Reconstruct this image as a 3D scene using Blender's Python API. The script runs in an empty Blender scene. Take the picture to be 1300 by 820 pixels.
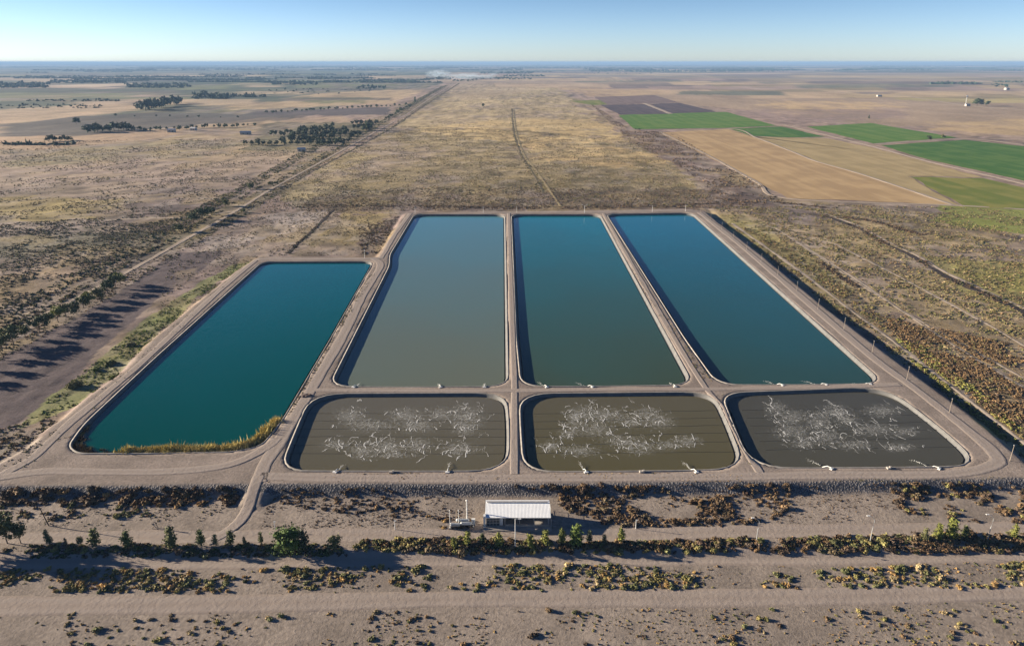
import bpy, math, random
import numpy as np
R = math.radians
rng = np.random.default_rng(7)
random.seed(7)
C = bpy.context.scene.collection
scene = bpy.context.scene

# ------------------------------------------------------------------ camera model
H, F0, CX, CY = 110.0, 867.0, 650.0, 365.0
PITCH = R(18.25)
SP, CP = math.sin(PITCH), math.cos(PITCH)
LOW = -2.0                                   # level of the plain; dike crests are z = 0
def P(px, py, z=0.0):
    u = (px - CX) / F0; v = (py - CY) / F0
    t = (H - z) / (SP + v * CP)
    return (u * t, (CP - v * SP) * t, z)
def to_px(x, y, z):
    d = y * CP + (H - z) * SP
    d = np.maximum(d, 1.0)
    return CX + F0 * x / d, CY + F0 * ((H - z) * CP - y * SP) / d
def poly_w(pts, z=0.0):
    return np.array([P(a, b, z)[:2] for a, b in pts])

cam_d = bpy.data.cameras.new('camera'); cam = bpy.data.objects.new('camera', cam_d); C.objects.link(cam)
cam.location = (0, 0, H); cam.rotation_euler = (R(90) - PITCH, 0, 0)
cam_d.sensor_width = 36; cam_d.lens = F0 / 1300 * 36; cam_d.shift_y = -45.0 / 1300
cam_d.clip_start = 1; cam_d.clip_end = 250000
scene.camera = cam

# ------------------------------------------------------------------ noise
def _hash(ix, iy, seed):
    n = (ix.astype(np.int64) * 374761393 + iy.astype(np.int64) * 668265263 + seed * 1442695041) & 0x7fffffff
    n = ((n ^ (n >> 13)) * 1274126177) & 0x7fffffff
    n = n ^ (n >> 16)
    return (n & 0xffff) / 65535.0
def vnoise(x, y, seed=0):
    ix = np.floor(x); iy = np.floor(y); fx = x - ix; fy = y - iy
    fx = fx * fx * (3 - 2 * fx); fy = fy * fy * (3 - 2 * fy)
    a = _hash(ix, iy, seed); b = _hash(ix + 1, iy, seed); c = _hash(ix, iy + 1, seed); d = _hash(ix + 1, iy + 1, seed)
    return (a * (1 - fx) + b * fx) * (1 - fy) + (c * (1 - fx) + d * fx) * fy
def fbm(x, y, scale, octv=4, seed=0):
    s = 0; a = 1; t = 0
    for o in range(octv):
        s = s + a * vnoise(x / scale + 17.3 * o, y / scale - 9.1 * o, seed + o); t += a; a *= .55; scale *= .48
    return s / t
def inside(pts, x, y):
    r = np.zeros(x.shape, bool); n = len(pts)
    for i in range(n):
        x1, y1 = pts[i]; x2, y2 = pts[(i + 1) % n]
        if y1 == y2: continue
        c = ((y1 > y) != (y2 > y))
        r ^= c & (x < (x2 - x1) * (y - y1) / (y2 - y1) + x1)
    return r
def dist_poly(pts, x, y, closed=True):
    d = np.full(x.shape, 1e9); n = len(pts)
    for i in range(n if closed else n - 1):
        x1, y1 = pts[i]; x2, y2 = pts[(i + 1) % n]
        dx, dy = x2 - x1, y2 - y1; L = dx * dx + dy * dy + 1e-9
        t = np.clip(((x - x1) * dx + (y - y1) * dy) / L, 0, 1)
        d = np.minimum(d, (x - x1 - t * dx) ** 2 + (y - y1 - t * dy) ** 2)
    return np.sqrt(d)
def sdist(pts, x, y):
    d = dist_poly(pts, x, y)
    return np.where(inside(pts, x, y), d, -d)
def rounded(pts, r, n=6):
    out = []; N = len(pts)
    for i in range(N):
        p0 = np.array(pts[i - 1]); p = np.array(pts[i]); p1 = np.array(pts[(i + 1) % N])
        a = p0 - p; b = p1 - p; la = np.linalg.norm(a); lb = np.linalg.norm(b)
        rr = min(r, la * .45, lb * .45); a = p + a / la * rr; b = p + b / lb * rr
        for k in range(n + 1):
            t = k / n
            out.append(tuple((1 - t) ** 2 * a + 2 * t * (1 - t) * p + t * t * b))
    return np.array(out)
def smooth(t): t = np.clip(t, 0, 1); return t * t * (3 - 2 * t)

# ------------------------------------------------------------------ materials
def mat(name, color=(.5, .5, .5), rough=.8, spec=.3, metal=0, var=0.0, vscale=1.0, bump=0.0, bscale=5.0):
    m = bpy.data.materials.new(name); m.use_nodes = True; nt = m.node_tree; b = nt.nodes['Principled BSDF']
    b.inputs['Base Color'].default_value = (*color, 1); b.inputs['Roughness'].default_value = rough
    b.inputs['Specular IOR Level'].default_value = spec; b.inputs['Metallic'].default_value = metal
    tc = nt.nodes.new('ShaderNodeNewGeometry')
    if var:
        n = nt.nodes.new('ShaderNodeTexNoise'); n.inputs['Scale'].default_value = vscale; n.inputs['Detail'].default_value = 5
        nt.links.new(tc.outputs['Position'], n.inputs['Vector'])
        mr = nt.nodes.new('ShaderNodeMapRange'); mr.inputs[1].default_value = .25; mr.inputs[2].default_value = .75
        mr.inputs[3].default_value = 1 - var; mr.inputs[4].default_value = 1 + var
        nt.links.new(n.outputs['Fac'], mr.inputs[0])
        vm = nt.nodes.new('ShaderNodeVectorMath'); vm.operation = 'SCALE'; vm.inputs[0].default_value = color
        nt.links.new(mr.outputs[0], vm.inputs['Scale']); nt.links.new(vm.outputs[0], b.inputs['Base Color'])
    if bump:
        n2 = nt.nodes.new('ShaderNodeTexNoise'); n2.inputs['Scale'].default_value = bscale; n2.inputs['Detail'].default_value = 4
        nt.links.new(tc.outputs['Position'], n2.inputs['Vector'])
        bp = nt.nodes.new('ShaderNodeBump'); bp.inputs['Strength'].default_value = 1; bp.inputs['Distance'].default_value = bump
        nt.links.new(n2.outputs['Fac'], bp.inputs['Height']); nt.links.new(bp.outputs[0], b.inputs['Normal'])
    return m
def attr_mat(name, attr='Col', rough=.9, transl=0.0):
    m = bpy.data.materials.new(name); m.use_nodes = True; nt = m.node_tree; b = nt.nodes['Principled BSDF']
    a = nt.nodes.new('ShaderNodeAttribute'); a.attribute_name = attr
    nt.links.new(a.outputs['Color'], b.inputs['Base Color'])
    b.inputs['Roughness'].default_value = rough; b.inputs['Specular IOR Level'].default_value = .15
    return m
def foliage_mat(name):
    m = bpy.data.materials.new(name); m.use_nodes = True; nt = m.node_tree; b = nt.nodes['Principled BSDF']
    a = nt.nodes.new('ShaderNodeAttribute'); a.attribute_name = 'Col'
    oi = nt.nodes.new('ShaderNodeObjectInfo')
    mx = nt.nodes.new('ShaderNodeMix'); mx.data_type = 'RGBA'; mx.blend_type = 'MULTIPLY'; mx.inputs['Factor'].default_value = 1
    nt.links.new(a.outputs['Color'], mx.inputs['A']); nt.links.new(oi.outputs['Color'], mx.inputs['B'])
    nt.links.new(mx.outputs['Result'], b.inputs['Base Color'])
    b.inputs['Roughness'].default_value = .8; b.inputs['Specular IOR Level'].default_value = .2
    return m

# ------------------------------------------------------------------ mesh helpers
def np_mesh(name, V, Fc, mats, col=None, fmat=None, smooth_sh=False, extra=None):
    """V (n,3); Fc (m,k) with constant k; col per point"""
    me = bpy.data.meshes.new(name); V = np.asarray(V, np.float32); Fc = np.asarray(Fc, np.int32)
    m, k = Fc.shape
    me.vertices.add(len(V)); me.vertices.foreach_set('co', V.ravel())
    me.loops.add(m * k); me.loops.foreach_set('vertex_index', Fc.ravel())
    me.polygons.add(m); me.polygons.foreach_set('loop_start', np.arange(m, dtype=np.int32) * k)
    try: me.polygons.foreach_set('loop_total', np.full(m, k, np.int32))
    except Exception: pass
    for mm in mats: me.materials.append(mm)
    if fmat is not None: me.polygons.foreach_set('material_index', np.asarray(fmat, np.int32))
    me.polygons.foreach_set('use_smooth', np.full(m, smooth_sh))
    if col is not None:
        at = me.attributes.new('Col', 'FLOAT_COLOR', 'POINT')
        cc = np.ones((len(V), 4), np.float32); cc[:, :3] = col; at.data.foreach_set('color', cc.ravel())
    if extra:
        for kx, vx in extra.items():
            at = me.attributes.new(kx, 'FLOAT', 'POINT'); at.data.foreach_set('value', np.asarray(vx, np.float32))
    me.update(calc_edges=True)
    return me
class MB:
    def __init__(s): s.v = []; s.f = []
    def add(s, vs, fs):
        n = len(s.v); s.v += [tuple(map(float, q)) for q in vs]; s.f += [tuple(i + n for i in f) for f in fs]; return s
    def box(s, c, d, rz=0):
        x, y, z = d[0] / 2, d[1] / 2, d[2] / 2; ca, sa = math.cos(rz), math.sin(rz)
        vs = [(a, b, e) for e in (-z, z) for a, b in ((-x, -y), (x, -y), (x, y), (-x, y))]
        vs = [(c[0] + a * ca - b * sa, c[1] + a * sa + b * ca, c[2] + e) for a, b, e in vs]
        return s.add(vs, [(3, 2, 1, 0), (4, 5, 6, 7), (0, 1, 5, 4), (1, 2, 6, 5), (2, 3, 7, 6), (3, 0, 4, 7)])
    def tube(s, path, rad, n=8):
        path = [np.array(p, float) for p in path]; rad = rad if hasattr(rad, '__len__') else [rad] * len(path)
        vs = []; fs = []
        for i, p in enumerate(path):
            a = path[max(i - 1, 0)]; b = path[min(i + 1, len(path) - 1)]; t = b - a; t /= np.linalg.norm(t) + 1e-9
            u = np.cross(t, (0, 0, 1)); 
            if np.linalg.norm(u) < .05: u = np.cross(t, (1, 0, 0))
            u /= np.linalg.norm(u); w = np.cross(t, u)
            for k in range(n):
                an = 2 * math.pi * k / n; vs.append(p + rad[i] * (math.cos(an) * u + math.sin(an) * w))
        for i in range(len(path) - 1):
            for k in range(n):
                a = i * n + k; b = i * n + (k + 1) % n; fs.append((a, a + n, b + n, b))
        fs.append(tuple(range(n))); fs.append(tuple(range((len(path) - 1) * n + n - 1, (len(path) - 1) * n - 1, -1)))
        return s.add(vs, fs)
    def build(s, name, m, parent=None, smooth_sh=False):
        me = bpy.data.meshes.new(name); me.from_pydata(s.v, [], s.f)
        for mm in (m if isinstance(m, (list, tuple)) else [m]): me.materials.append(mm)
        if smooth_sh: me.polygons.foreach_set('use_smooth', [True] * len(me.polygons))
        me.update(); return link(name, me, parent)
def link(name, me, parent=None):
    o = bpy.data.objects.new(name, me); C.objects.link(o)
    if parent: o.parent = parent
    return o
def empty(name, loc, rz=0):
    o = bpy.data.objects.new(name, None); C.objects.link(o); o.location = loc; o.rotation_euler = (0, 0, rz)
    o.empty_display_size = .5; return o
def tag(o, label, cat, group=None):
    o['label'] = label; o['category'] = cat
    if group: o['group'] = group
    return o
def struct(o): o['kind'] = 'structure'; return o
def stuff(o, label, cat): o['kind'] = 'stuff'; return tag(o, label, cat)
def copy_tree(o, parent=None):
    c = o.copy(); C.objects.link(c)
    if parent: c.parent = parent
    for ch in list(o.children): copy_tree(ch, c)
    return c
ORD = ['first', 'second', 'third', 'fourth', 'fifth', 'sixth', 'seventh', 'eighth', 'ninth', 'tenth', 'eleventh', 'twelfth',
       'thirteenth', 'fourteenth', 'fifteenth', 'sixteenth', 'seventeenth', 'eighteenth', 'nineteenth', 'twentieth']

# ------------------------------------------------------------------ plan of the place (crest level outlines)
OUT = poly_w([(515, 271), (481, 327), (330, 326), (304, 342), (244, 391), (190, 436), (160, 471), (122, 497), (84, 530), (68, 540), (46, 563),
              (0, 589), (-70, 626), (-160, 660), (-160, 616), (140, 615), (312, 614), (660, 613), (990, 610), (1300, 606), (1322, 609), (1316, 600), (1300, 588), (1230, 527),
              (1150, 469), (1040, 386), (960, 320), (910, 282), (893, 268), (870, 265)])
PONDS = {
 'A': ([(333, 332.5), (474, 332), (418, 432), (357, 535), (331, 566), (296, 573), (180, 575), (100, 575), (88, 566), (106, 540), (128, 519), (200, 452)], 7, .8),
 'B': ([(526, 272.5), (641, 272.5), (645, 490), (505, 491), (418.5, 490), (455, 417), (495, 337), (495, 324)], 9, 1.15),
 'C': ([(649.5, 272.5), (762, 272.5), (880, 488), (760, 490), (662, 490), (656, 430)], 9, 1.15),
 'D': ([(770, 272), (879, 270.5), (1122, 486.5), (1000, 488), (912, 488), (870, 430)], 9, 1.15),
 'E': ([(396, 500), (642, 499), (646, 540), (645, 597), (500, 597.5), (356, 597), (374, 552)], 13, .9),
 'F': ([(660, 500), (905, 497.5), (925, 540), (946, 595), (800, 597.5), (666, 598), (662, 550)], 13, .9),
 'G': ([(916, 499), (1125, 491.5), (1190, 540), (1247, 591), (1100, 593), (955, 593.5), (930, 535)], 13, .9),
}
CREST = {}
for k, (pts, r, fb) in PONDS.items():
    CREST[k] = rounded([tuple(q) for q in poly_w(pts)], r)
RAMP = [np.array(P(352, 585, 0)[:2]), np.array(P(330, 615, 0)[:2]), np.array(P(316, 645, LOW)[:2]), np.array(P(290, 668, LOW)[:2])]

def height(x, y):
    z = np.full(x.shape, LOW)
    near = (np.abs(x) < 420) & (y > 90) & (y < 640)
    xs, ys = x[near], y[near]
    d = sdist(OUT, xs, ys) + (fbm(xs, ys, 9, 3, 5) - .5) * .8
    h = np.clip(LOW * smooth(-d / 4.0), LOW, 0)
    # ramp
    a, b, c, e = RAMP
    dr = dist_poly(RAMP, xs, ys, False)
    L1 = np.linalg.norm(c - b); tt = np.clip(((xs - b[0]) * (c - b)[0] + (ys - b[1]) * (c - b)[1]) / L1 ** 2, 0, 1)
    hr = LOW * tt
    h = np.where(h < hr, np.maximum(h, hr - np.maximum(dr - 2.6, 0) * .7), h)
    # swale at the foot of the right-hand bank
    dd = dist_poly(SWALE, xs, ys, False)
    h = h - .4 * np.exp(-(dd / 2.2) ** 2) * (h < -1.2)
    # low bund on the near side of the service road (hedge line)
    db = dist_poly(BUND, xs, ys, False)
    h = h + np.where(ys < 160, .35 * np.exp(-(db / 3.0) ** 2) - .25 * np.exp(-((db - 4.0) / 1.6) ** 2) * (ys < BUNDY(xs)), 0)
    # relief of the scrub
    rel = (fbm(xs, ys, 5, 3, 31) - .5) * .5 * smooth(-d / 6 - .3) * SCRUBMASK(xs, ys)
    h = h + rel
    for k in CREST:
        dk = sdist(CREST[k], xs, ys)
        h = np.where(dk > -.3, np.minimum(h, np.maximum(-5.0, -(dk + .3) * 2.2 - .02)), h)
    z[near] = h
    far = ~near
    z[far] = LOW
    return z
SWALE = poly_w([(900, 266), (916, 283), (966, 321), (1046, 387), (1156, 467), (1236, 523), (1322, 590)], LOW)
BUND = poly_w([(-400, 700), (0, 696), (300, 697), (650, 697), (900, 694), (1100, 690), (1300, 686), (1700, 684)], LOW)
_bx = BUND[:, 0]; _by = BUND[:, 1]
def BUNDY(x): return np.interp(x, _bx, _by)
def SCRUBMASK(x, y):
    return np.where((y > 170) | (x > 230), 1.0, 0.25)

# ------------------------------------------------------------------ painting of the soil (real colours of soil, crops and cover)
SAND = (.285, .235, .205); CRESTC = (.262, .217, .187); STRAW = (.33, .25, .135); OLIVE = (.17, .155, .085); PINK = (.30, .225, .19)
DKBR = (.13, .095, .08); PURP = (.115, .092, .094); TAN = (.34, .235, .135); GREEN = (.055, .125, .03)
PAINT = [ # polygon in photo pixels, colour, scrub density, jitter, strength, noisy cover amount
 # central field
 ([(372, 262), (350, 246), (449, 190), (530, 140), (585, 106), (700, 106), (905, 240), (880, 262)], (.25, .205, .125), .65, 1, 1, 0),
 ([(505, 163), (575, 120), (690, 112), (745, 135), (800, 165)], (.33, .265, .165), .2, 1, .8, .4),
 ([(500, 168), (640, 150), (760, 152), (830, 180), (640, 180)], (.40, .30, .15), .15, 2, .65, .6),
 ([(640, 176), (760, 182), (870, 205), (800, 215), (700, 206)], (.42, .31, .16), .1, 3, .7, .6),
 ([(390, 262), (450, 215), (640, 205), (850, 215), (890, 262)], (.20, .165, .105), .9, 1, .8, .3),
 ([(360, 275), (400, 250), (930, 240), (960, 268), (700, 268), (510, 268)], (.165, .125, .095), .9, 1, .85, .3),
 ([(560, 108), (640, 106), (700, 110), (640, 122), (585, 128)], (.30, .235, .165), .1, 1, .7, .3),
 # left of the road
 ([(-300, 440), (-300, 150), (330, 150), (450, 165), (225, 300), (0, 432)], (.28, .22, .15), .5, 1, .9, 0),
 ([(-200, 215), (240, 205), (380, 205), (300, 250), (0, 255)], (.235, .185, .165), .35, 3, .8, .5),
 ([(0, 190), (240, 178), (330, 178), (250, 200), (0, 212)], (.185, .165, .105), .5, 2, .8, .3),
 ([(-100, 255), (230, 250), (180, 278), (-100, 285)], (.33, .26, .11), .6, 2, .9, .4),
 ([(180, 240), (330, 240), (240, 292), (100, 285)], (.13, .095, .085), .6, 3, .9, .3),
 ([(0, 284), (200, 278), (160, 300), (60, 315), (0, 300)], (.33, .27, .24), .25, 3, .8, .6),
 ([(-50, 300), (240, 290), (190, 325), (-50, 338)], (.135, .13, .095), .9, 3, .85, .4),
 ([(-50, 345), (170, 330), (60, 400), (-50, 410)], (.33, .235, .12), .6, 3, .8, .5),
 ([(-100, 335), (150, 325), (60, 345), (-100, 352)], (.26, .21, .195), .3, 2, .6, .5),
 # between road and ponds
 ([(300, 300), (420, 265), (440, 290), (370, 325), (230, 345), (215, 330)], (.29, .235, .17), .5, 2, .9, .3),
 ([(225, 315), (345, 268), (420, 268), (380, 290), (290, 318)], (.36, .31, .28), .2, 3, .8, .6),
 ([(360, 326), (440, 270), (500, 270), (480, 322)], (.24, .19, .095), .7, 2, .9, .2),
 ([(455, 285), (500, 272), (510, 274), (482, 322), (455, 320)], (.135, .095, .08), .8, 3, .9, .4),
 ([(-20, 520), (-20, 460), (60, 420), (130, 385), (225, 320), (288, 319), (262, 340), (205, 376), (120, 450), (60, 515), (-20, 560)], PURP, .08, .3, 1, 0),
 ([(228, 345), (262, 338), (238, 358), (215, 372)], (.24, .19, .13), .2, 1, .6, .6),
 ([(296, 335), (318, 332), (250, 380), (190, 432), (150, 470), (95, 515), (20, 545), (60, 505), (120, 460), (190, 400)], (.20, .235, .055), .4, .6, 1, .2),
 ([(-80, 560), (70, 538), (40, 562), (-80, 620)], (.23, .205, .16), .4, 1, 1, .4),
 # strip along the road
 ([(-40, 480), (-40, 425), (120, 352), (230, 292), (340, 232), (440, 165), (520, 130), (560, 118), (575, 120), (500, 152), (400, 215), (330, 262), (232, 318), (130, 385), (60, 420)], (.15, .13, .08), .8, 1, .8, .3),
 # far left: fields and woodland, pale strips
 ([(-600, 150), (-600, 84), (560, 84), (570, 104), (490, 128), (330, 150)], (.062, .078, .056), .5, 1, .9, 0),
 ([(-400, 145), (0, 140), (230, 124), (255, 127), (160, 142), (0, 158)], (.36, .27, .19), .05, 1, .95, .3),
 ([(-300, 186), (-100, 178), (60, 172), (240, 163), (205, 176), (50, 190)], (.36, .26, .18), .05, 1, .9, .4),
 ([(0, 160), (100, 148), (200, 143), (330, 146), (400, 148), (240, 160), (110, 172), (0, 174)], (.075, .07, .068), .2, 1, .95, .1),
 ([(230, 163), (330, 150), (445, 148), (440, 158), (300, 160)], (.33, .25, .17), .1, 1, .8, .4),
 ([(320, 142), (495, 136), (490, 146), (320, 148)], (.08, .07, .075), .1, .6, .95, 0),
 ([(280, 132), (420, 118), (545, 112), (500, 132), (300, 140)], (.37, .28, .18), .1, 1, .95, .3),
 ([(80, 116), (155, 112), (165, 106), (60, 109)], (.50, .40, .31), 0, 1, .9, .3),
 ([(0, 122), (200, 121), (230, 123), (0, 126)], (.33, .25, .20), 0, 1, .8, .4),
 ([(210, 152), (380, 145), (400, 150), (280, 158)], (.09, .08, .075), .1, 1, .7, .3),
 ([(330, 160), (350, 155), (450, 156), (480, 160), (395, 196), (310, 190)], (.10, .10, .06), .4, 1, .9, .2),
 ([(320, 193), (400, 190), (380, 210), (250, 215)], (.27, .215, .17), .2, 1, .8, .4),
 ([(460, 98), (530, 95), (545, 96), (470, 101)], (.38, .29, .22), 0, .6, .9, .2),
 # far right
 ([(560, 106), (560, 92), (2000, 94), (2000, 165), (1130, 160), (830, 128), (700, 110)], (.26, .20, .145), .15, 1, .9, 0),
 ([(700, 110), (850, 107), (900, 112), (830, 121), (754, 124)], (.35, .255, .15), .05, 2, .8, .6),
 ([(620, 96), (700, 94), (1000, 95), (1400, 98), (1400, 101), (800, 100)], (.17, .15, .13), .1, 1, .7, .3),
 ([(820, 93), (1000, 93.5), (960, 95), (820, 94.5)], (.45, .35, .27), 0, 1, .8, .2),
 ([(960, 113), (1200, 110), (1200, 113), (980, 116)], (.36, .27, .19), 0, 1, .8, .5),
 ([(980, 128), (1130, 130), (1120, 143), (980, 148)], (.38, .28, .16), .05, 3, .8, .7),
 ([(1120, 122), (1300, 118), (1600, 122), (1600, 132), (1240, 131), (1150, 128)], (.30, .255, .12), .05, .6, .95, .2),
 ([(1150, 160), (1250, 152), (1400, 150), (1400, 170), (1240, 174)], (.36, .27, .15), .05, 3, .8, .6),
 ([(925, 140), (1150, 138), (1150, 150), (990, 158)], (.20, .15, .135), .2, 2, .8, .4),
 ([(1060, 112), (1200, 108), (1300, 112), (1290, 116), (1110, 117)], (.12, .095, .095), .1, 1, .9, .2),
 ([(745, 128), (800, 165), (850, 168), (960, 232), (1000, 255), (930, 262), (860, 210), (800, 180), (735, 135)], (.165, .12, .10), .8, 2, .9, .3),
 ([(835, 168), (960, 230), (1005, 256), (990, 262), (900, 215)], (.23, .19, .12), .4, 1, .7, .3),
 ([(865, 212), (900, 210), (930, 235), (890, 240)], (.25, .21, .19), .3, 2, .7, .4),
 ([(985, 264), (1000, 253), (1210, 261), (1400, 268), (1400, 290), (1200, 286), (1080, 272)], (.24, .195, .155), .6, 1, 1, .2),
 ([(1195, 262), (1300, 267), (1400, 270), (1400, 330), (1240, 300), (1180, 285)], (.21, .23, .06), .12, 1, 1, .1),
 # right scrub
 ([(880, 263), (1000, 262), (1200, 285), (1500, 320), (1500, 700), (1322, 600), (1150, 462), (1040, 380), (900, 272)], (.275, .215, .145), .55, 1, 1, 0),
 ([(905, 262), (1300, 300), (1500, 330), (1500, 600), (1300, 580), (1040, 378)], (.34, .265, .15), .3, 3, .8, .8),
 ([(960, 275), (1010, 285), (1100, 340), (1070, 345), (990, 300)], (.32, .265, .23), .25, 4, .7, .7),
 ([(1000, 330), (1060, 350), (1180, 430), (1260, 480), (1230, 500), (1100, 420)], (.31, .25, .21), .3, 4, .8, .7),
 ([(915, 275), (950, 270), (1060, 340), (1170, 440), (1290, 540), (1270, 570), (1150, 455), (1040, 370), (940, 300)], (.24, .215, .085), .7, 2, .85, .3),
 ([(1180, 330), (1500, 330), (1500, 400), (1260, 390)], (.27, .25, .08), .2, 2, .95, .3),
 ([(1130, 285), (1300, 300), (1500, 320), (1500, 335), (1200, 330)], (.17, .13, .10), .6, 2, .7, .5),
 ([(1190, 318), (1280, 300), (1300, 305), (1220, 330)], (.33, .26, .18), .3, 2, .8, .5),
 ([(1120, 390), (1500, 480), (1500, 600), (1300, 570), (1180, 470)], (.20, .145, .09), .8, 2, .8, .5),
 ([(1200, 400), (1400, 440), (1400, 480), (1260, 450)], (.23, .20, .17), .4, 3, .7, .5),
 ([(880, 262), (960, 258), (1060, 272), (1070, 284), (960, 272)], (.13, .10, .09), .6, 1, .8, .3),
]
_r = random.Random(5)
for _i in range(260):
    _left = _r.random() < .5; _y = 81.8 + 48 * _r.random() ** 1.6 if _left else 82 + 43 * _r.random() ** 1.5
    _x = _r.uniform(-100, 560) if _left else _r.uniform(560, 1350)
    _w = _r.uniform(40, 260); _t = (_y - 79.5) * _r.uniform(.05, .2); _k = _r.uniform(-.012, .012)
    _c = _r.choice([(.055, .07, .05), (.05, .065, .045), (.09, .08, .075), (.36, .28, .19), (.30, .23, .17), (.13, .14, .07)]) if _left else _r.choice([(.15, .12, .11), (.38, .29, .17), (.36, .27, .18), (.13, .10, .095), (.21, .17, .10), (.27, .20, .17), (.10, .11, .08)])
    if _left and _x + _w > 572 - (_y - 105) * 1.15: continue
    if not _left and _y > (108 if _x < 760 else 121): continue
    PAINT.append(([(_x, _y), (_x + _w, _y - _k * _w), (_x + _w * 1.02, _y + _t - _k * _w), (_x + .2 * _t, _y + _t)], _c, .1, .6, .85, _r.choice((0, .3, .5))))
NEARC = (.272, .228, .192)
def paint(x, y, z):
    n = len(x)
    px, py = to_px(x, y, np.full(n, LOW))
    dist = np.sqrt(x * x + y * y)
    big = fbm(x, y * .35, 900, 5, 3); mid = fbm(x, y, 60, 4, 11); sm = fbm(x, y, 9, 3, 21)
    base = np.array(PINK)[None] * (.6 + .5 * big[:, None]) * (1 - smooth((big - .55) * 6))[:, None] + np.array(OLIVE)[None] * smooth((big - .55) * 6)[:, None]
    # beyond the named fields: bands of dry land and dark vegetation to the horizon
    farb = smooth((fbm(x, y, 2600, 5, 77) - .44) * 7)[:, None]
    ff = smooth((dist - 3800) / 1500)[:, None]
    base = base * (1 - ff) + ff * (np.array((.055, .07, .05)) * (1 - farb) + np.array((.20, .155, .12)) * farb)
    col = base; scrub = np.full(n, .4)
    # foreground and everything near: sandy silt
    fg = (py > 560)
    col = np.where(fg[:, None], np.array(NEARC)[None] * (.74 + .30 * mid + .36 * (fbm(x, y * 2.2, 34, 5, 811) - .3))[:, None], col); scrub = np.where(fg, .05, scrub)
    jx = (fbm(x, y, 14, 3, 41) - .5) * 2; jy = (fbm(x, y, 14, 3, 51) - .5) * 2
    jx2 = (fbm(x, y, 60, 3, 61) - .5) * 2; jy2 = (fbm(x, y, 60, 3, 71) - .5) * 2
    for pts, c, sc, jit, st, noisy in PAINT:
        xs = [p[0] for p in pts]; ys = [p[1] for p in pts]
        m0 = (px > min(xs) - 60) & (px < max(xs) + 60) & (py > min(ys) - 25) & (py < max(ys) + 25)
        idx = np.nonzero(m0)[0]
        if len(idx) == 0: continue
        W = poly_w(pts, LOW)
        a = jit * np.clip(dist[idx] * .010, 1.0, 30)
        ins = inside(W, x[idx] + a * (jx[idx] + jx2[idx]), y[idx] + a * (jy[idx] + jy2[idx]) * 1.5)
        k = idx[ins]
        w = np.full(len(k), float(st))
        if noisy:
            w = w * (1 - noisy + noisy * smooth((fbm(x[k], y[k], 34, 4, int(xs[0]) + 97) - .42) * 7))
        cc = np.array(c)[None] * (.86 + .28 * mid[k][:, None])
        col[k] = col[k] * (1 - w[:, None]) + cc * w[:, None]
        scrub[k] = scrub[k] * (1 - w) + sc * w
    t3 = (smooth((fbm(x, y * .6, 70, 4, 531) - .5) * 7) * smooth((scrub - .2) / .3) * .55)[:, None]; col = col * (1 - t3) + t3 * np.array((.205, .165, .16))
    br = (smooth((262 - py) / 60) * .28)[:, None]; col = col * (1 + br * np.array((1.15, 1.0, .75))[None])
    fine_ = (fbm(x, y, 13, 3, 301) - .5) * 1.5 * smooth((scrub - .1) / .3) + (fbm(x, y * .5, 120, 3, 311) - .5) * .7 * smooth((560 - py) / 60)
    col = col * (1 + fine_[:, None])
    # straw/olive/bare mottling of the uncultivated land
    wild = smooth((scrub - .25) / .3)
    t = smooth((fbm(x, y, 26, 4, 131) - .5) * 8)[:, None]; t2 = smooth((fbm(x, y, 15, 3, 231) - .6) * 9)[:, None]
    wv = wild[:, None]
    col = col * (1 - wv * .35 * t) + wv * .35 * t * np.array((.38, .29, .13))
    col = col * (1 - wv * .4 * t2) + wv * .4 * t2 * np.array((.36, .31, .27))
    # crests, banks
    near = (np.abs(x) < 420) & (y > 90) & (y < 640)
    k = np.nonzero(near)[0]
    d = sdist(OUT, x[k], y[k])
    w = smooth((d + .6 + (sm[k] - .5) * 2) / .8)[:, None]
    cr = np.array(CRESTC)[None] * (.78 + .22 * sm[k] + .42 * (fbm(x[k], y[k], 22, 5, 401) - .25))[:, None]
    col[k] = col[k] * (1 - w) + cr * w; scrub[k] *= (1 - w[:, 0])
    rock = (smooth((-d) / .6) * smooth((3.6 + d) / .8))[:, None] * ((py[k] > 596) & (px[k] > -200))[:, None]
    col[k] = col[k] * (1 - rock) + np.array((.21, .20, .205)) * rock
    ex = {'scrub': np.clip(scrub, 0, 1), 'rock': np.zeros(n)}
    ex['rock'][k] = rock[:, 0]
    return np.clip(col, 0, 1), ex

def axis(lo_dense, hi_dense, step, far, ratio, both=True):
    a = list(np.arange(lo_dense, hi_dense + 1e-6, step))
    v = a[-1]; s = step
    while v < far: s *= ratio; v += s; a.append(v)
    if both:
        v = a[0]; s = step; b = []
        while v > -far: s *= ratio; v -= s; b.append(v)
        a = b[::-1] + a
    return np.array(a)
xs = axis(-250, 290, 1.0, 70000, 1.022)
ys_ = []
v = 60.0
while v < 70000:
    ys_.append(v)
    v += 1.0 if 95 < v < 300 else (2.0 if v <= 95 else min(max(1.0, v * v / (110 * 867) * (1.1 if v < 2500 else .8)), v * .05))
ys_ = np.array([-3000, -600, -150, -20, 20, 45] + ys_)
GX, GY = np.meshgrid(xs, ys_); gx = GX.ravel(); gy = GY.ravel()
gz = height(gx, gy)
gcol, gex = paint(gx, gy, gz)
nx, ny = len(xs), len(ys_)
ii = (np.arange(ny - 1)[:, None] * nx + np.arange(nx - 1)[None]).ravel()
GF = np.stack([ii, ii + 1, ii + nx + 1, ii + nx], 1)
print('ground verts', len(gx))

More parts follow.
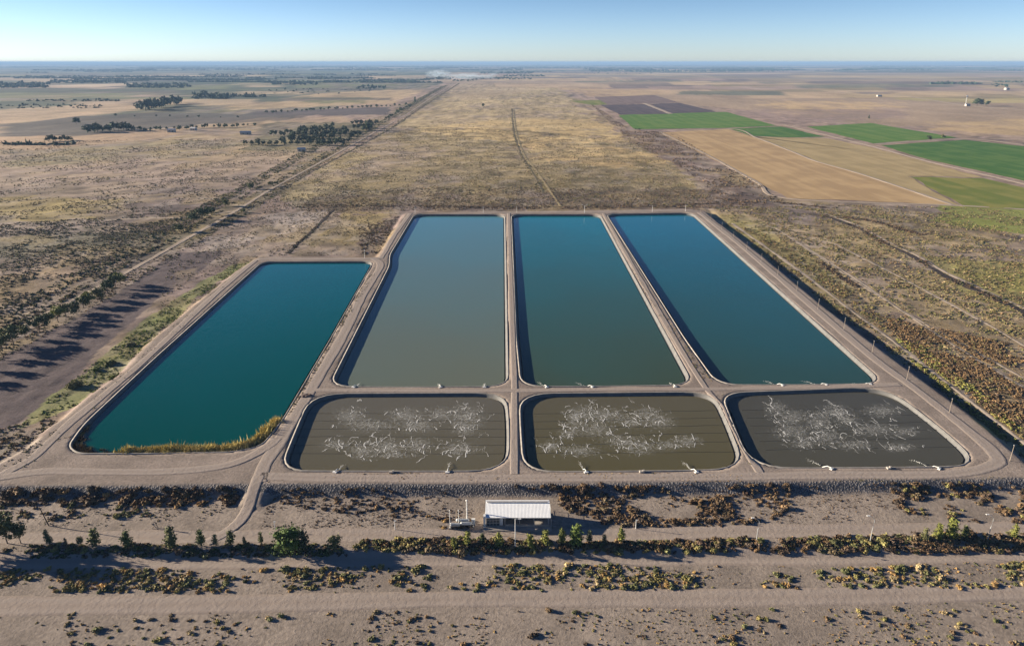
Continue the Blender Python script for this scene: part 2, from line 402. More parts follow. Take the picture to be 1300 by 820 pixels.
def ground_material():
    m = bpy.data.materials.new('dry_soil_and_scrub'); m.use_nodes = True; nt = m.node_tree; N = nt.nodes; L = nt.links
    b = N['Principled BSDF']; b.inputs['Roughness'].default_value = .95; b.inputs['Specular IOR Level'].default_value = .1
    g = N.new('ShaderNodeNewGeometry'); a = N.new('ShaderNodeAttribute'); a.attribute_name = 'Col'
    s = N.new('ShaderNodeAttribute'); s.attribute_name = 'scrub'; rk = N.new('ShaderNodeAttribute'); rk.attribute_name = 'rock'
    def noise(scale, det=4, rough=.55):
        n = N.new('ShaderNodeTexNoise'); n.inputs['Scale'].default_value = scale; n.inputs['Detail'].default_value = det
        n.inputs['Roughness'].default_value = rough; L.new(g.outputs['Position'], n.inputs['Vector']); return n.outputs['Fac']
    def mr(x, a0, a1, b0, b1, sm=False):
        q = N.new('ShaderNodeMapRange'); L.new(x, q.inputs[0])
        for i, vv in enumerate((a0, a1, b0, b1)): q.inputs[i + 1].default_value = vv
        if sm: q.interpolation_type = 'SMOOTHSTEP'
        return q.outputs[0]
    def math_(op, x, y):
        q = N.new('ShaderNodeMath'); q.operation = op
        for i, vv in enumerate((x, y)):
            if hasattr(vv, 'links'): L.new(vv, q.inputs[i])
            else: q.inputs[i].default_value = vv
        return q.outputs[0]
    fine = noise(1.3, 5, .65); clump = noise(.42, 4, .6); clump2 = noise(.13, 3, .6); grit = noise(6, 3, .7)
    var = math_('MULTIPLY', mr(fine, .3, .7, .74, 1.26), mr(clump2, .3, .7, .82, 1.18))
    vm = N.new('ShaderNodeVectorMath'); vm.operation = 'SCALE'; L.new(a.outputs['Color'], vm.inputs[0]); L.new(var, vm.inputs['Scale'])
    # plants: threshold of clump noise by scrub density
    th = mr(s.outputs['Fac'], 0, 1, .80, .47)
    cov = mr(math_('SUBTRACT', math_('ADD', math_('MULTIPLY', clump, .75), math_('MULTIPLY', fine, .25)), th), -.015, .05, 0, 1, True)
    veg = N.new('ShaderNodeMix'); veg.data_type = 'RGBA'; L.new(mr(clump2, .4, .62, 0, 1), veg.inputs['Factor'])
    veg.inputs['A'].default_value = (.115, .105, .06, 1); veg.inputs['B'].default_value = (.10, .072, .055, 1)
    mx = N.new('ShaderNodeMix'); mx.data_type = 'RGBA'; L.new(math_('MULTIPLY', cov, .8), mx.inputs['Factor'])
    L.new(vm.outputs[0], mx.inputs['A']); L.new(veg.outputs['Result'], mx.inputs['B'])
    # rocks
    vo = N.new('ShaderNodeTexVoronoi'); vo.inputs['Scale'].default_value = 1.6; L.new(g.outputs['Position'], vo.inputs['Vector'])
    rc = N.new('ShaderNodeMix'); rc.data_type = 'RGBA'; L.new(math_('MULTIPLY', rk.outputs['Fac'], mr(vo.outputs['Distance'], .2, .6, 0, .8)), rc.inputs['Factor'])
    L.new(mx.outputs['Result'], rc.inputs['A']); rc.inputs['B'].default_value = (.06, .06, .065, 1)
    L.new(rc.outputs['Result'], b.inputs['Base Color'])
    hgt = math_('ADD', math_('MULTIPLY', math_('MULTIPLY', cov, s.outputs['Fac']), .55), math_('MULTIPLY', fine, .15))
    hgt = math_('ADD', hgt, math_('MULTIPLY', grit, .035))
    hgt = math_('ADD', hgt, math_('MULTIPLY', math_('MULTIPLY', mr(vo.outputs['Distance'], 0, .6, 1, 0), rk.outputs['Fac']), .35))
    bp = N.new('ShaderNodeBump'); bp.inputs['Strength'].default_value = .8; bp.inputs['Distance'].default_value = 1
    L.new(hgt, bp.inputs['Height']); L.new(bp.outputs[0], b.inputs['Normal'])
    return m
GM = ground_material()
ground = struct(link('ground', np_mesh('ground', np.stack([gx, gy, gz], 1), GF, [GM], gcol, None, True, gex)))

def hz(x, y):
    return float(height(np.array([float(x)]), np.array([float(y)]))[0])
def G(px, py, lift=0.0):
    """point of the ground seen at photo position (px, py) on the plain"""
    x, y, _ = P(px, py, LOW); return (x, y, hz(x, y) + lift)
def G0(px, py, lift=0.0):
    x, y, _ = P(px, py, 0.0); return (x, y, hz(x, y) + lift)

# ------------------------------------------------------------------ crisp farm fields
def field_mat(name, c1, c2, ang, sp, patch=.25):
    m = bpy.data.materials.new(name); m.use_nodes = True; nt = m.node_tree; N = nt.nodes; L = nt.links; b = N['Principled BSDF']
    b.inputs['Roughness'].default_value = .95; b.inputs['Specular IOR Level'].default_value = .08
    g = N.new('ShaderNodeNewGeometry'); mp = N.new('ShaderNodeMapping'); mp.inputs['Rotation'].default_value = (0, 0, ang)
    mp.inputs['Scale'].default_value = (1 / sp, .004, 0); L.new(g.outputs['Position'], mp.inputs['Vector'])
    n = N.new('ShaderNodeTexNoise'); n.inputs['Scale'].default_value = 1; n.inputs['Detail'].default_value = 3; L.new(mp.outputs[0], n.inputs['Vector'])
    n2 = N.new('ShaderNodeTexNoise'); n2.inputs['Scale'].default_value = .03; n2.inputs['Detail'].default_value = 5; L.new(g.outputs['Position'], n2.inputs['Vector'])
    ad = N.new('ShaderNodeMath'); ad.operation = 'ADD'; L.new(n.outputs['Fac'], ad.inputs[0]); L.new(n2.outputs['Fac'], ad.inputs[1])
    mr = N.new('ShaderNodeMapRange'); mr.inputs[1].default_value = .88; mr.inputs[2].default_value = 1.14; L.new(ad.outputs[0], mr.inputs[0])
    mx = N.new('ShaderNodeMix'); mx.data_type = 'RGBA'; mx.inputs['A'].default_value = (*c1, 1); mx.inputs['B'].default_value = (*c2, 1)
    L.new(mr.outputs[0], mx.inputs['Factor']); L.new(mx.outputs['Result'], b.inputs['Base Color'])
    return m
FM = {
 'alfalfa': field_mat('alfalfa', (.085, .175, .03), (.13, .205, .045), .6, 14),
 'alfalfa_dark': field_mat('alfalfa_dark', (.055, .135, .026), (.10, .175, .04), .6, 14),
 'pasture': field_mat('pasture', (.14, .17, .035), (.23, .22, .06), 1.2, 16),
 'tan': field_mat('stubble', (.36, .25, .135), (.46, .325, .175), .6, 10),
 'tan2': field_mat('stubble_pale', (.32, .25, .13), (.40, .31, .165), .6, 10),
 'plough': field_mat('ploughed', (.085, .066, .075), (.12, .092, .098), .6, 8),
 'fallow': field_mat('fallow', (.17, .12, .11), (.21, .155, .14), .6, 12),
}
FIELDS = [
 ('tan', [(838, 168.5), (924, 164.5), (962, 176), (1002, 192), (1035, 205.5), (1093, 222), (1208, 260.5), (1000, 252), (962, 231)]),
 ('tan2', [(925, 164.5), (956, 174), (1050, 176), (1106, 187.5), (1168, 204), (1248, 225.5), (1152, 224), (1224, 264), (1211, 260.5), (1095, 221.5), (1037, 205), (1004, 191.5), (964, 175.5)]),
 ('alfalfa', [(785, 146.5), (835, 144.5), (922, 142.5), (986, 160), (920, 163), (806, 164.5)]),
 ('alfalfa_dark', [(926, 163.8), (992, 161), (1047, 174), (1000, 174.8), (956, 173)]),
 ('alfalfa', [(1024, 161.5), (1105, 156.5), (1214, 175), (1108, 182.5)]),
 ('alfalfa_dark', [(1118, 184.8), (1224, 178), (1300, 186), (1420, 196), (1420, 258), (1300, 230), (1175, 202)]),
 ('pasture', [(1156, 225), (1248, 226.5), (1300, 238.5), (1420, 264), (1420, 268), (1228, 264)]),
 ('plough', [(762, 133.8), (818, 132.6), (849, 145), (787, 146)]),
 ('plough', [(825, 132.4), (863, 131), (909, 142.3), (853, 144.4)]),
 ('fallow', [(754, 123.8), (830, 121), (862, 130.4), (772, 133.2)]),
 ('pasture', [(722, 128.5), (777, 127), (782, 132.5), (752, 134)]),
]
for kind, pts in FIELDS:
    W = poly_w(pts, LOW); V = []; n = len(W)
    lift = .12 + .0001 * np.linalg.norm(W.mean(0))
    for i in range(n):
        a = W[i]; b = W[(i + 1) % n]; k = max(2, int(np.linalg.norm(b - a) / 18))
        for j in range(k):
            p = a + (b - a) * j / k
            q = 1.6 if 0 < j else 0
            V.append((p[0] + random.uniform(-q, q), p[1] + random.uniform(-q, q) * 2, LOW + lift))
    me = bpy.data.meshes.new('field'); me.from_pydata(V, [], [tuple(range(len(V)))]); me.materials.append(FM[kind])
    struct(link('field', me))

# ------------------------------------------------------------------ roads
def road_mat(name, c_mid, c_edge):
    m = bpy.data.materials.new(name); m.use_nodes = True; nt = m.node_tree; N = nt.nodes; L = nt.links; b = N['Principled BSDF']
    b.inputs['Roughness'].default_value = .95; b.inputs['Specular IOR Level'].default_value = .1
    a = N.new('ShaderNodeAttribute'); a.attribute_name = 'Col'; g = N.new('ShaderNodeNewGeometry')
    n = N.new('ShaderNodeTexNoise'); n.inputs['Scale'].default_value = .9; n.inputs['Detail'].default_value = 6; n.inputs['Roughness'].default_value = .65
    L.new(g.outputs['Position'], n.inputs['Vector'])
    ad = N.new('ShaderNodeMath'); ad.operation = 'MULTIPLY_ADD'; ad.inputs[1].default_value = 1.1; ad.inputs[2].default_value = -.55; L.new(n.outputs['Fac'], ad.inputs[0])
    ad2 = N.new('ShaderNodeMath'); ad2.operation = 'ADD'; ad2.use_clamp = True; L.new(ad.outputs[0], ad2.inputs[0]); L.new(a.outputs['Fac'], ad2.inputs[1])
    mx = N.new('ShaderNodeMix'); mx.data_type = 'RGBA'; mx.inputs['A'].default_value = (*c_edge, 1); mx.inputs['B'].default_value = (*c_mid, 1)
    L.new(ad2.outputs[0], mx.inputs['Factor']); L.new(mx.outputs['Result'], b.inputs['Base Color'])
    bp = N.new('ShaderNodeBump'); bp.inputs['Distance'].default_value = .12; L.new(n.outputs['Fac'], bp.inputs['Height']); L.new(bp.outputs[0], b.inputs['Normal'])
    return m
RM = road_mat('packed_dirt', (.335, .285, .252), CRESTC)
RM2 = road_mat('packed_dirt_plain', (.32, .27, .235), (.275, .225, .19))
RMP = road_mat('pale_track', (.40, .33, .27), (.29, .235, .18))
RMD = road_mat('ditch_mud', (.05, .04, .038), (.085, .068, .055))
KEEP = []; RMDUMMY = None
def catmull(pts, step):
    pts = [np.array(p, float) for p in pts]; out = []
    for i in range(len(pts) - 1):
        p0 = pts[max(i - 1, 0)]; p1 = pts[i]; p2 = pts[i + 1]; p3 = pts[min(i + 2, len(pts) - 1)]
        n = max(1, int(np.linalg.norm(p2 - p1) / step))
        for k in range(n):
            t = k / n
            out.append(.5 * ((2 * p1) + (-p0 + p2) * t + (2 * p0 - 5 * p1 + 4 * p2 - p3) * t * t + (-p0 + 3 * p1 - 3 * p2 + p3) * t ** 3))
    out.append(pts[-1]); return np.array(out)
def ribbon(name, pxs, width, m, z0=LOW, lift=.05, tracks=True, wig=.3):
    c = catmull(poly_w(pxs, z0), 2.0 if z0 == 0 or pxs[0][1] > 250 else 8)
    if name not in ('field_track',) and m is not RMDUMMY: KEEP.append((poly_w(pxs, z0), width * .5 + .3))
    t = np.gradient(c, axis=0); t /= np.linalg.norm(t, axis=1)[:, None] + 1e-9; nrm = np.stack([-t[:, 1], t[:, 0]], 1)
    prof = [(-.5, 0), (-.42, .25), (-.3, .9), (-.18, .8), (0, .35), (.18, .8), (.3, .9), (.42, .25), (.5, 0)] if tracks else [(-.5, 0), (-.25, .9), (0, 1), (.25, .9), (.5, 0)]
    wv = width * (1 + wig * (fbm(c[:, 0], c[:, 1], 18, 3, 5) - .5) * 2)
    V = []; col = []
    for s, cc in prof:
        p = c + nrm * (wv * s)[:, None]; V.append(p); col.append(np.full(len(c), cc))
    V = np.stack(V, 1).reshape(-1, 2); col = np.stack(col, 1).ravel(); k = len(prof)
    d = np.linalg.norm(V, axis=1)
    ed = np.stack([np.full(len(c), -.06 - lift if abs(s) == .5 else 0.) for s, _ in prof], 1).ravel()
    z = height(V[:, 0], V[:, 1]) + lift + .00012 * d + ed
    nn = len(c); i = (np.arange(nn - 1)[:, None] * k + np.arange(k - 1)[None]).ravel()
    Fc = np.stack([i, i + 1, i + k + 1, i + k], 1)
    return struct(link(name, np_mesh(name, np.column_stack([V, z]), Fc, [m], np.repeat(col[:, None], 3, 1), None, True)))
# dike-top tracks
ribbon('dirt_road', [(-60, 640), (0, 604), (40, 582), (62, 562), (92, 534), (130, 503), (176, 464), (215, 428), (262, 384), (318, 336), (335, 329), (400, 329), (474, 328), (486, 324), (500, 300), (521, 271)], 3.4, RM, 0, .05)
ribbon('dirt_road', [(474, 328), (483, 338), (462, 372), (436, 425), (405, 478), (380, 520), (352, 565), (335, 592), (330, 612)], 4.6, RM, 0, .06)
ribbon('dirt_road', [(0, 606), (60, 598), (140, 599), (220, 598), (290, 590), (335, 570), (352, 556)], 3.6, RM, 0, .07)
ribbon('dirt_road', [(330, 612), (316, 643), (304, 662), (285, 677), (262, 690)], 4.0, RM, LOW, .08)
ribbon('dirt_road', [(330, 604), (450, 607), (650, 607), (850, 606), (1050, 603), (1200, 602), (1262, 590), (1262, 575), (1228, 545), (1160, 492), (1100, 447), (1000, 362), (930, 303), (888, 270)], 4.2, RM, 0, .06)
ribbon('dirt_road', [(400, 495), (500, 496), (650, 496), (800, 494), (900, 494), (1050, 491), (1142, 488)], 3.0, RM, 0, .09)
ribbon('dirt_road', [(646, 271), (650, 400), (653, 480), (653, 520), (653, 602)], 2.6, RM, 0, .08)
ribbon('dirt_road', [(766, 271), (812, 352), (858, 432), (893, 488), (922, 525), (950, 575), (965, 600)], 2.6, RM, 0, .075)
ribbon('dirt_road', [(521, 270), (640, 269.5), (766, 269.5), (880, 267)], 3.0, RM, 0, .065)
# service road below the ponds and the near road
ribbon('dirt_road', [(-300, 684), (0, 684), (200, 683), (400, 680), (600, 680), (760, 681), (900, 676), (1100, 674), (1300, 672), (1600, 668)], 6.0, RM2, LOW, .05)
ribbon('dirt_road', [(-300, 716), (0, 713), (300, 711), (650, 708), (900, 706), (1100, 706), (1300, 702), (1600, 696)], 7.0, RM2, LOW, .05)
ribbon('dirt_road', [(-300, 770), (200, 768), (600, 760), (1000, 758), (1600, 745)], 6.0, RM2, LOW, .05)
# country road and tracks
ribbon('country_road', [(-80, 468), (0, 430), (75, 390), (150, 352), (232, 306), (300, 268), (345, 240), (400, 210), (440, 188), (480, 166), (520, 143), (548, 124), (570, 110), (577, 105)], 3.4, RMP, LOW, .08)
ribbon('field_track', [(0, 285), (60, 283), (170, 278), (240, 276), (300, 268)], 3.5, RMP, LOW, .06)
ribbon('field_track', [(996, 159), (1107, 186), (1170, 203), (1300, 233.5), (1450, 268)], 5, RMP, LOW, .16)
ribbon('field_track', [(1110, 183.5), (1222, 176.8), (1300, 184)], 7, RMP, LOW, .16)
ribbon('field_track', [(818, 131.5), (852, 145)], 12, RMP, LOW, .3)
ribbon('field_track', [(800, 165.5), (925, 163.8), (960, 175), (1003, 191.7), (1036, 205), (1094, 221.6), (1210, 260.4)], 4, RMP, LOW, .26)
ribbon('field_track', [(838, 168), (900, 198), (960, 231), (998, 252), (1208, 261), (1300, 266), (1450, 270)], 4, RMP, LOW, .2)
TRK = road_mat('faint_track', (.37, .31, .255), (.26, .21, .15))
for tp, tw_ in (([(930, 284), (1019, 347), (1078, 392), (1143, 440), (1230, 508), (1330, 585)], 2.4), ([(1060, 310), (1143, 352), (1210, 388), (1274, 423), (1400, 500)], 2.0), ([(985, 290), (1080, 350), (1190, 425), (1330, 510)], 1.6), ([(1000, 300), (1130, 385), (1300, 480)], 1.4)): ribbon('dirt_track', tp, tw_, TRK, LOW, .05, False, .7)
ribbon('field_track', [(1150, 122), (1225, 134), (1300, 140), (1500, 150)], 9, RMP, LOW, .3)
ribbon('field_track', [(652, 138), (655, 165), (665, 195), (680, 215), (700, 245), (712, 262)], 2.2, road_mat('grassy_track', (.31, .25, .14), (.22, .18, .11)), LOW, .06)
ribbon('ditch', [(650, 138), (652, 165), (661, 195), (675, 217), (690, 245)], 2.5, road_mat('dry_weeds', (.15, .125, .08), (.22, .18, .115)), LOW, .07, False, .6)
ribbon('ditch', [(424, 266), (412, 278), (396, 294), (380, 308), (366, 322)], 3, RMD, LOW, .06, False, .5)
ribbon('ditch', [(1046, 274), (1085, 288), (1130, 312), (1160, 326), (1200, 350), (1270, 382), (1330, 410)], 3.6, RMD, LOW, .06, False, 1.2)
ribbon('ditch_bank', [(1049, 272), (1090, 287), (1135, 311), (1165, 325), (1206, 348.5), (1278, 381), (1340, 409)], 2.4, RMP, LOW, .07, False, 1.2)
ribbon('ditch', [(1070, 276), (1110, 281), (1140, 290), (1172, 298)], 5, RMD, LOW, .06, False, .6)
ribbon('ditch', [(860, 260), (900, 259), (980, 257), (1050, 264)], 3, RMD, LOW, .06, False, .6)
ribbon('ditch', [(1042, 333), (1062, 348), (1088, 364)], 4, RMD, LOW, .06, False, .6)
ribbon('ditch', [(583, 106), (560, 121), (532, 139), (498, 162), (449, 189.5), (400, 216), (352, 244), (300, 276)], 3, road_mat('scrub_line', (.12, .1, .07), (.2, .165, .12)), LOW, .05, False, .7)

# ------------------------------------------------------------------ ponds: lining + water
def liner_mat():
    m = mat('pond_lining', (.12, .118, .115), .7, .3, 0, .22, .5, .03, 3)
    return m
LM = liner_mat(); RIM = mat('pond_rim', (.31, .285, .255), .85, .2, 0, .3, .5)
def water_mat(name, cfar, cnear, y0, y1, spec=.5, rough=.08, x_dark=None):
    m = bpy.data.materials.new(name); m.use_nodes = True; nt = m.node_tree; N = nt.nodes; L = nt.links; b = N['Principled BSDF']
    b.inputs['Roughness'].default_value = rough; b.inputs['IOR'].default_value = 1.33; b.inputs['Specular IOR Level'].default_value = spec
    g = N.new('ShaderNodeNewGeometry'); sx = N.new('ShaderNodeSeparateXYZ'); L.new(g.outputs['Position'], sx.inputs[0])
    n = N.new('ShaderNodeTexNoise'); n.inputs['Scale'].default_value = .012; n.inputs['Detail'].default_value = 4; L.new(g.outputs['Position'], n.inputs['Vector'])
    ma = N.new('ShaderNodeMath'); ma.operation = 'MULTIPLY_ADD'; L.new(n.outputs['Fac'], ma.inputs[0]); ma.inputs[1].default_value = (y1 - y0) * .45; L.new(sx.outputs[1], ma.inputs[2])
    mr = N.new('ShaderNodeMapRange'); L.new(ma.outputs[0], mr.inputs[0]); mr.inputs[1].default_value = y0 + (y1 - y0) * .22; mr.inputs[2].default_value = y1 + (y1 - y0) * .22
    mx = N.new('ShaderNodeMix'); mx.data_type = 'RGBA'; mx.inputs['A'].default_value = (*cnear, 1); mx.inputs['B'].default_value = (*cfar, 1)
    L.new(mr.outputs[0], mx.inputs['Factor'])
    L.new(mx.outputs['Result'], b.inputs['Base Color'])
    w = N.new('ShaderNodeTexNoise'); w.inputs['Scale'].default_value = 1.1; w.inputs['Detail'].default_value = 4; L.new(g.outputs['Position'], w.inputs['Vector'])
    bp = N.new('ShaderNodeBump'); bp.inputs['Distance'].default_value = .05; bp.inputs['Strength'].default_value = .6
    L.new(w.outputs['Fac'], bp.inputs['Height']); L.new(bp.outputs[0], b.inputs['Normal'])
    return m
WCOL = {  # algae and murk tint; reflected sky blue is painted into the far colours
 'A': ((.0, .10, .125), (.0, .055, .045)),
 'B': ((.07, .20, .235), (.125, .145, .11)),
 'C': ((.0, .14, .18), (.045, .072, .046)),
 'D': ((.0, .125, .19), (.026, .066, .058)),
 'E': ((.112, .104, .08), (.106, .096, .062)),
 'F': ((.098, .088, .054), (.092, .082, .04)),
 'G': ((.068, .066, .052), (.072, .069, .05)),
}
def offset_in(poly, d):
    """move every point inward"""
    n = len(poly); out = []
    area = 0.5 * np.sum(poly[:, 0] * np.roll(poly[:, 1], -1) - np.roll(poly[:, 0], -1) * poly[:, 1])
    sgn = 1 if area > 0 else -1
    for i in range(n):
        t = poly[(i + 1) % n] - poly[i - 1]; t = t / (np.linalg.norm(t) + 1e-9)
        out.append(poly[i] + sgn * np.array((-t[1], t[0])) * d)
    return np.array(out)
def dense(poly, step):
    out = []
    for i in range(len(poly)):
        a = poly[i]; b = poly[(i + 1) % len(poly)]; n = max(1, int(np.linalg.norm(b - a) / step))
        for k in range(n): out.append(a + (b - a) * k / n)
    return np.array(out)
WLEVEL = {}
for k, (pts, r, fb) in PONDS.items():
    base = dense(CREST[k], 3.0)
    keep = [0]
    for i in range(1, len(base)):
        if np.linalg.norm(base[i] - base[keep[-1]]) > .8: keep.append(i)
    base = base[keep]
    rings = []
    sl = .5
    for off, z in ((-.52, -.4), (-.48, .03), (-.12, .09), (0, .07), (fb * sl * .5, -fb * .5), (fb * sl, -fb), (fb * sl + 2.6, -fb - 1.8)):
        q = offset_in(base, off + 0)
        rings.append(np.column_stack([q, np.full(len(q), z) + (rng.normal(0, .012, len(q)) if off >= -.49 else 0)]))
    n = len(base); V = np.concatenate(rings); Fc = []
    for a in range(len(rings) - 1):
        for i in range(n):
            j = (i + 1) % n; Fc.append((a * n + i, a * n + j, (a + 1) * n + j, (a + 1) * n + i))
    struct(link('pond_lining', np_mesh('pond_lining', V, Fc, [LM, RIM], smooth_sh=True, fmat=[1 if a < 3 else 0 for a in range(len(rings) - 1) for i in range(n)])))
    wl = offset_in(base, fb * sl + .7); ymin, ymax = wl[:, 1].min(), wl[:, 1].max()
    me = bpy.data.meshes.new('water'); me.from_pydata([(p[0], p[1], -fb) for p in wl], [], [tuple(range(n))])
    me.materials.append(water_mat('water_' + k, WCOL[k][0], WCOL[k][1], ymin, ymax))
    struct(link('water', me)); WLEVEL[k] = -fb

# ------------------------------------------------------------------ sky, sun
SUN_EL = R(13); sd = np.array((-math.cos(R(-12)), -math.sin(R(-12)))) # towards the sun (horizontal)
w = bpy.data.worlds.new('World'); scene.world = w; w.use_nodes = True; nt = w.node_tree
sky = nt.nodes.new('ShaderNodeTexSky'); sky.sky_type = 'NISHITA'; sky.sun_disc = False
sky.sun_elevation = SUN_EL; sky.sun_rotation = math.atan2(sd[0], sd[1])
sky.altitude = 300; sky.air_density = 1.0; sky.dust_density = .1; sky.ozone_density = 2.5
tcw = nt.nodes.new('ShaderNodeTexCoord'); sxw = nt.nodes.new('ShaderNodeSeparateXYZ'); nt.links.new(tcw.outputs['Generated'], sxw.inputs[0])
rp = nt.nodes.new('ShaderNodeValToRGB'); nt.links.new(sxw.outputs[2], rp.inputs[0]); cr = rp.color_ramp; cr.interpolation = 'EASE'
cr.elements[0].position = 0; cr.elements[0].color = (.31, .385, .62, 1); cr.elements[1].position = .12; cr.elements[1].color = (.20, .245, .35, 1)
e = cr.elements.new(.45); e.color = (.065, .108, .18, 1)
mw = nt.nodes.new('ShaderNodeVectorMath'); mw.operation = 'MULTIPLY'; nt.links.new(sky.outputs[0], mw.inputs[0]); nt.links.new(rp.outputs[0], mw.inputs[1])
nt.links.new(mw.outputs[0], nt.nodes['Background'].inputs['Color']); nt.nodes['Background'].inputs['Strength'].default_value = .14
sl = bpy.data.lights.new('sun', 'SUN'); sl.energy = 5.0; sl.angle = R(.5); sl.color = (1, .86, .67)
so = bpy.data.objects.new('sun', sl); C.objects.link(so)
from mathutils import Vector
so.rotation_euler = Vector((-sd[0] * math.cos(SUN_EL), -sd[1] * math.cos(SUN_EL), -math.sin(SUN_EL))).to_track_quat('-Z', 'Y').to_euler()
so.location = (-100, 0, 200)

# haze
hm = bpy.data.materials.new('haze'); hm.use_nodes = True; ht = hm.node_tree; ht.nodes.remove(ht.nodes['Principled BSDF'])
pv = ht.nodes.new('ShaderNodeVolumePrincipled'); pv.inputs['Color'].default_value = (.27, .44, .70, 1); pv.inputs['Density'].default_value = 7e-5
pv.inputs['Anisotropy'].default_value = .0
ht.links.new(pv.outputs[0], ht.nodes['Material Output'].inputs['Volume'])
hb = MB().box((0, 33000, 57), (150000, 80000, 130)); haze = hb.build('haze', hm); stuff(haze, 'thin blue haze over the whole plain out to the horizon', 'haze')

scene.view_settings.view_transform = 'Standard'; scene.view_settings.look = 'None'; scene.view_settings.exposure = 1.6; scene.view_settings.gamma = 1
scene.render.engine = 'CYCLES'; scene.cycles.use_denoising = True
scene.cycles.volume_bounces = 0; scene.cycles.max_bounces = 4; scene.cycles.diffuse_bounces = 2; scene.cycles.glossy_bounces = 2; scene.cycles.transparent_max_bounces = 32
#PART2

# ================================================================== vegetation templates
VEG = foliage_mat('leaves_and_twigs')
BARK = mat('bark', (.16, .12, .09), .9, .1, 0, .3, 3)
def ico_pts():
    t = (1 + 5 ** .5) / 2
    v = np.array([(-1, t, 0), (1, t, 0), (-1, -t, 0), (1, -t, 0), (0, -1, t), (0, 1, t), (0, -1, -t), (0, 1, -t), (t, 0, -1), (t, 0, 1), (-t, 0, -1), (-t, 0, 1)], float)
    v /= np.linalg.norm(v[0])
    f = np.array([(0, 11, 5), (0, 5, 1), (0, 1, 7), (0, 7, 10), (0, 10, 11), (1, 5, 9), (5, 11, 4), (11, 10, 2), (10, 7, 6), (7, 1, 8), (3, 9, 4), (3, 4, 2), (3, 2, 6), (3, 6, 8), (3, 8, 9), (4, 9, 5), (2, 4, 11), (6, 2, 10), (8, 6, 7), (9, 8, 1)])
    return v, f
def bush_tpl(seed, n, leaf=.3, lobes=4, hgt=.8, core=True):
    """lobed dome of leaf clumps; returns V, F(tri), tint per vertex"""
    r = np.random.default_rng(seed); V = []; F = []; T = []
    cs = np.column_stack([r.uniform(-.5, .5, lobes), r.uniform(-.5, .5, lobes), r.uniform(.05, .35, lobes)]); rs = r.uniform(.35, .6, lobes)
    if core:
        iv, fi = ico_pts()
        for c, q in zip(cs, rs):
            b = len(V) * 1
            vv = iv * q * .82 * r.uniform(.8, 1.15, (12, 1)) + c; vv[:, 2] = np.maximum(vv[:, 2] * hgt, -.1)
            b = sum(len(a) for a in V); V.append(vv); F.append(fi + b); T.append(np.full(12, .8))
    for i in range(n):
        k = r.integers(lobes); d = r.normal(size=3); d[2] = abs(d[2]) * .9 - .1; d /= np.linalg.norm(d)
        p = cs[k] + d * rs[k] * r.uniform(.8, 1.12); p[2] = max(p[2] * hgt, .02)
        a = r.normal(size=3); a /= np.linalg.norm(a); b_ = np.cross(a, r.normal(size=3)); b_ /= np.linalg.norm(b_) + 1e-9
        s = leaf * r.uniform(.5, 1.2)
        b = sum(len(q) for q in V); V.append(np.array([p + a * s, p - a * s * .5 + b_ * s * .7, p - a * s * .5 - b_ * s * .7])); F.append(np.array([[0, 1, 2]]) + b)
        T.append(np.full(3, r.uniform(.7, 1.4)))
    return np.concatenate(V), np.concatenate(F), np.concatenate(T)
def reed_tpl(seed, n):
    r = np.random.default_rng(seed); V = []; F = []; T = []
    for i in range(n):
        p = np.array([r.normal(0, .45), r.normal(0, .45), 0]); h = r.uniform(.6, 1.3); l = np.array([r.normal(0, .25), r.normal(0, .25), h]); an = r.uniform(0, 3.14); w_ = np.array([math.cos(an), math.sin(an), 0]) * r.uniform(.05, .14)
        b = len(V) * 3; V.append(np.array([p - w_, p + w_, p + l])); F.append(np.array([[0, 1, 2]]) + b)
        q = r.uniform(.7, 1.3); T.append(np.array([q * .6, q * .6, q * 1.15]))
    return np.concatenate(V), np.concatenate(F), np.concatenate(T)
BT_N = [bush_tpl(i, 46, .26, 4) for i in range(8)]        # near
BT_M = [bush_tpl(20 + i, 9, .42, 2) for i in range(8)]    # middle
BT_F = [bush_tpl(40 + i, 3, .6, 1) for i in range(6)]     # far
RT = [reed_tpl(60 + i, 60) for i in range(6)]
def scatter_mesh(name, pts, size, col, tpls, hs=1.0):
    """pts (N,3) size (N,) col (N,3) -> one mesh"""
    Vs = []; Fs = []; Cs = []; base = 0; n = len(pts); which = rng.integers(len(tpls), size=n)
    for k, (v, f, t) in enumerate(tpls):
        idx = np.nonzero(which == k)[0]
        if not len(idx): continue
        an = rng.uniform(0, 6.283, len(idx)); ca, sa = np.cos(an)[:, None], np.sin(an)[:, None]; s = size[idx][:, None]
        hh = rng.uniform(.75, 1.25, len(idx))[:, None] * hs
        X = (v[None, :, 0] * ca - v[None, :, 1] * sa) * s; Y = (v[None, :, 0] * sa + v[None, :, 1] * ca) * s; Z = v[None, :, 2] * s * hh
        A = np.stack([X + pts[idx, 0:1], Y + pts[idx, 1:2], Z + pts[idx, 2:3]], 2).reshape(-1, 3)
        B = (f[None] + (np.arange(len(idx)) * len(v))[:, None, None]).reshape(-1, 3) + base
        cc = (col[idx][:, None, :] * t[None, :, None]).reshape(-1, 3)
        Vs.append(A); Fs.append(B); Cs.append(cc); base += len(A)
    return np_mesh(name, np.concatenate(Vs), np.concatenate(Fs), [VEG], np.clip(np.concatenate(Cs), 0, 1))
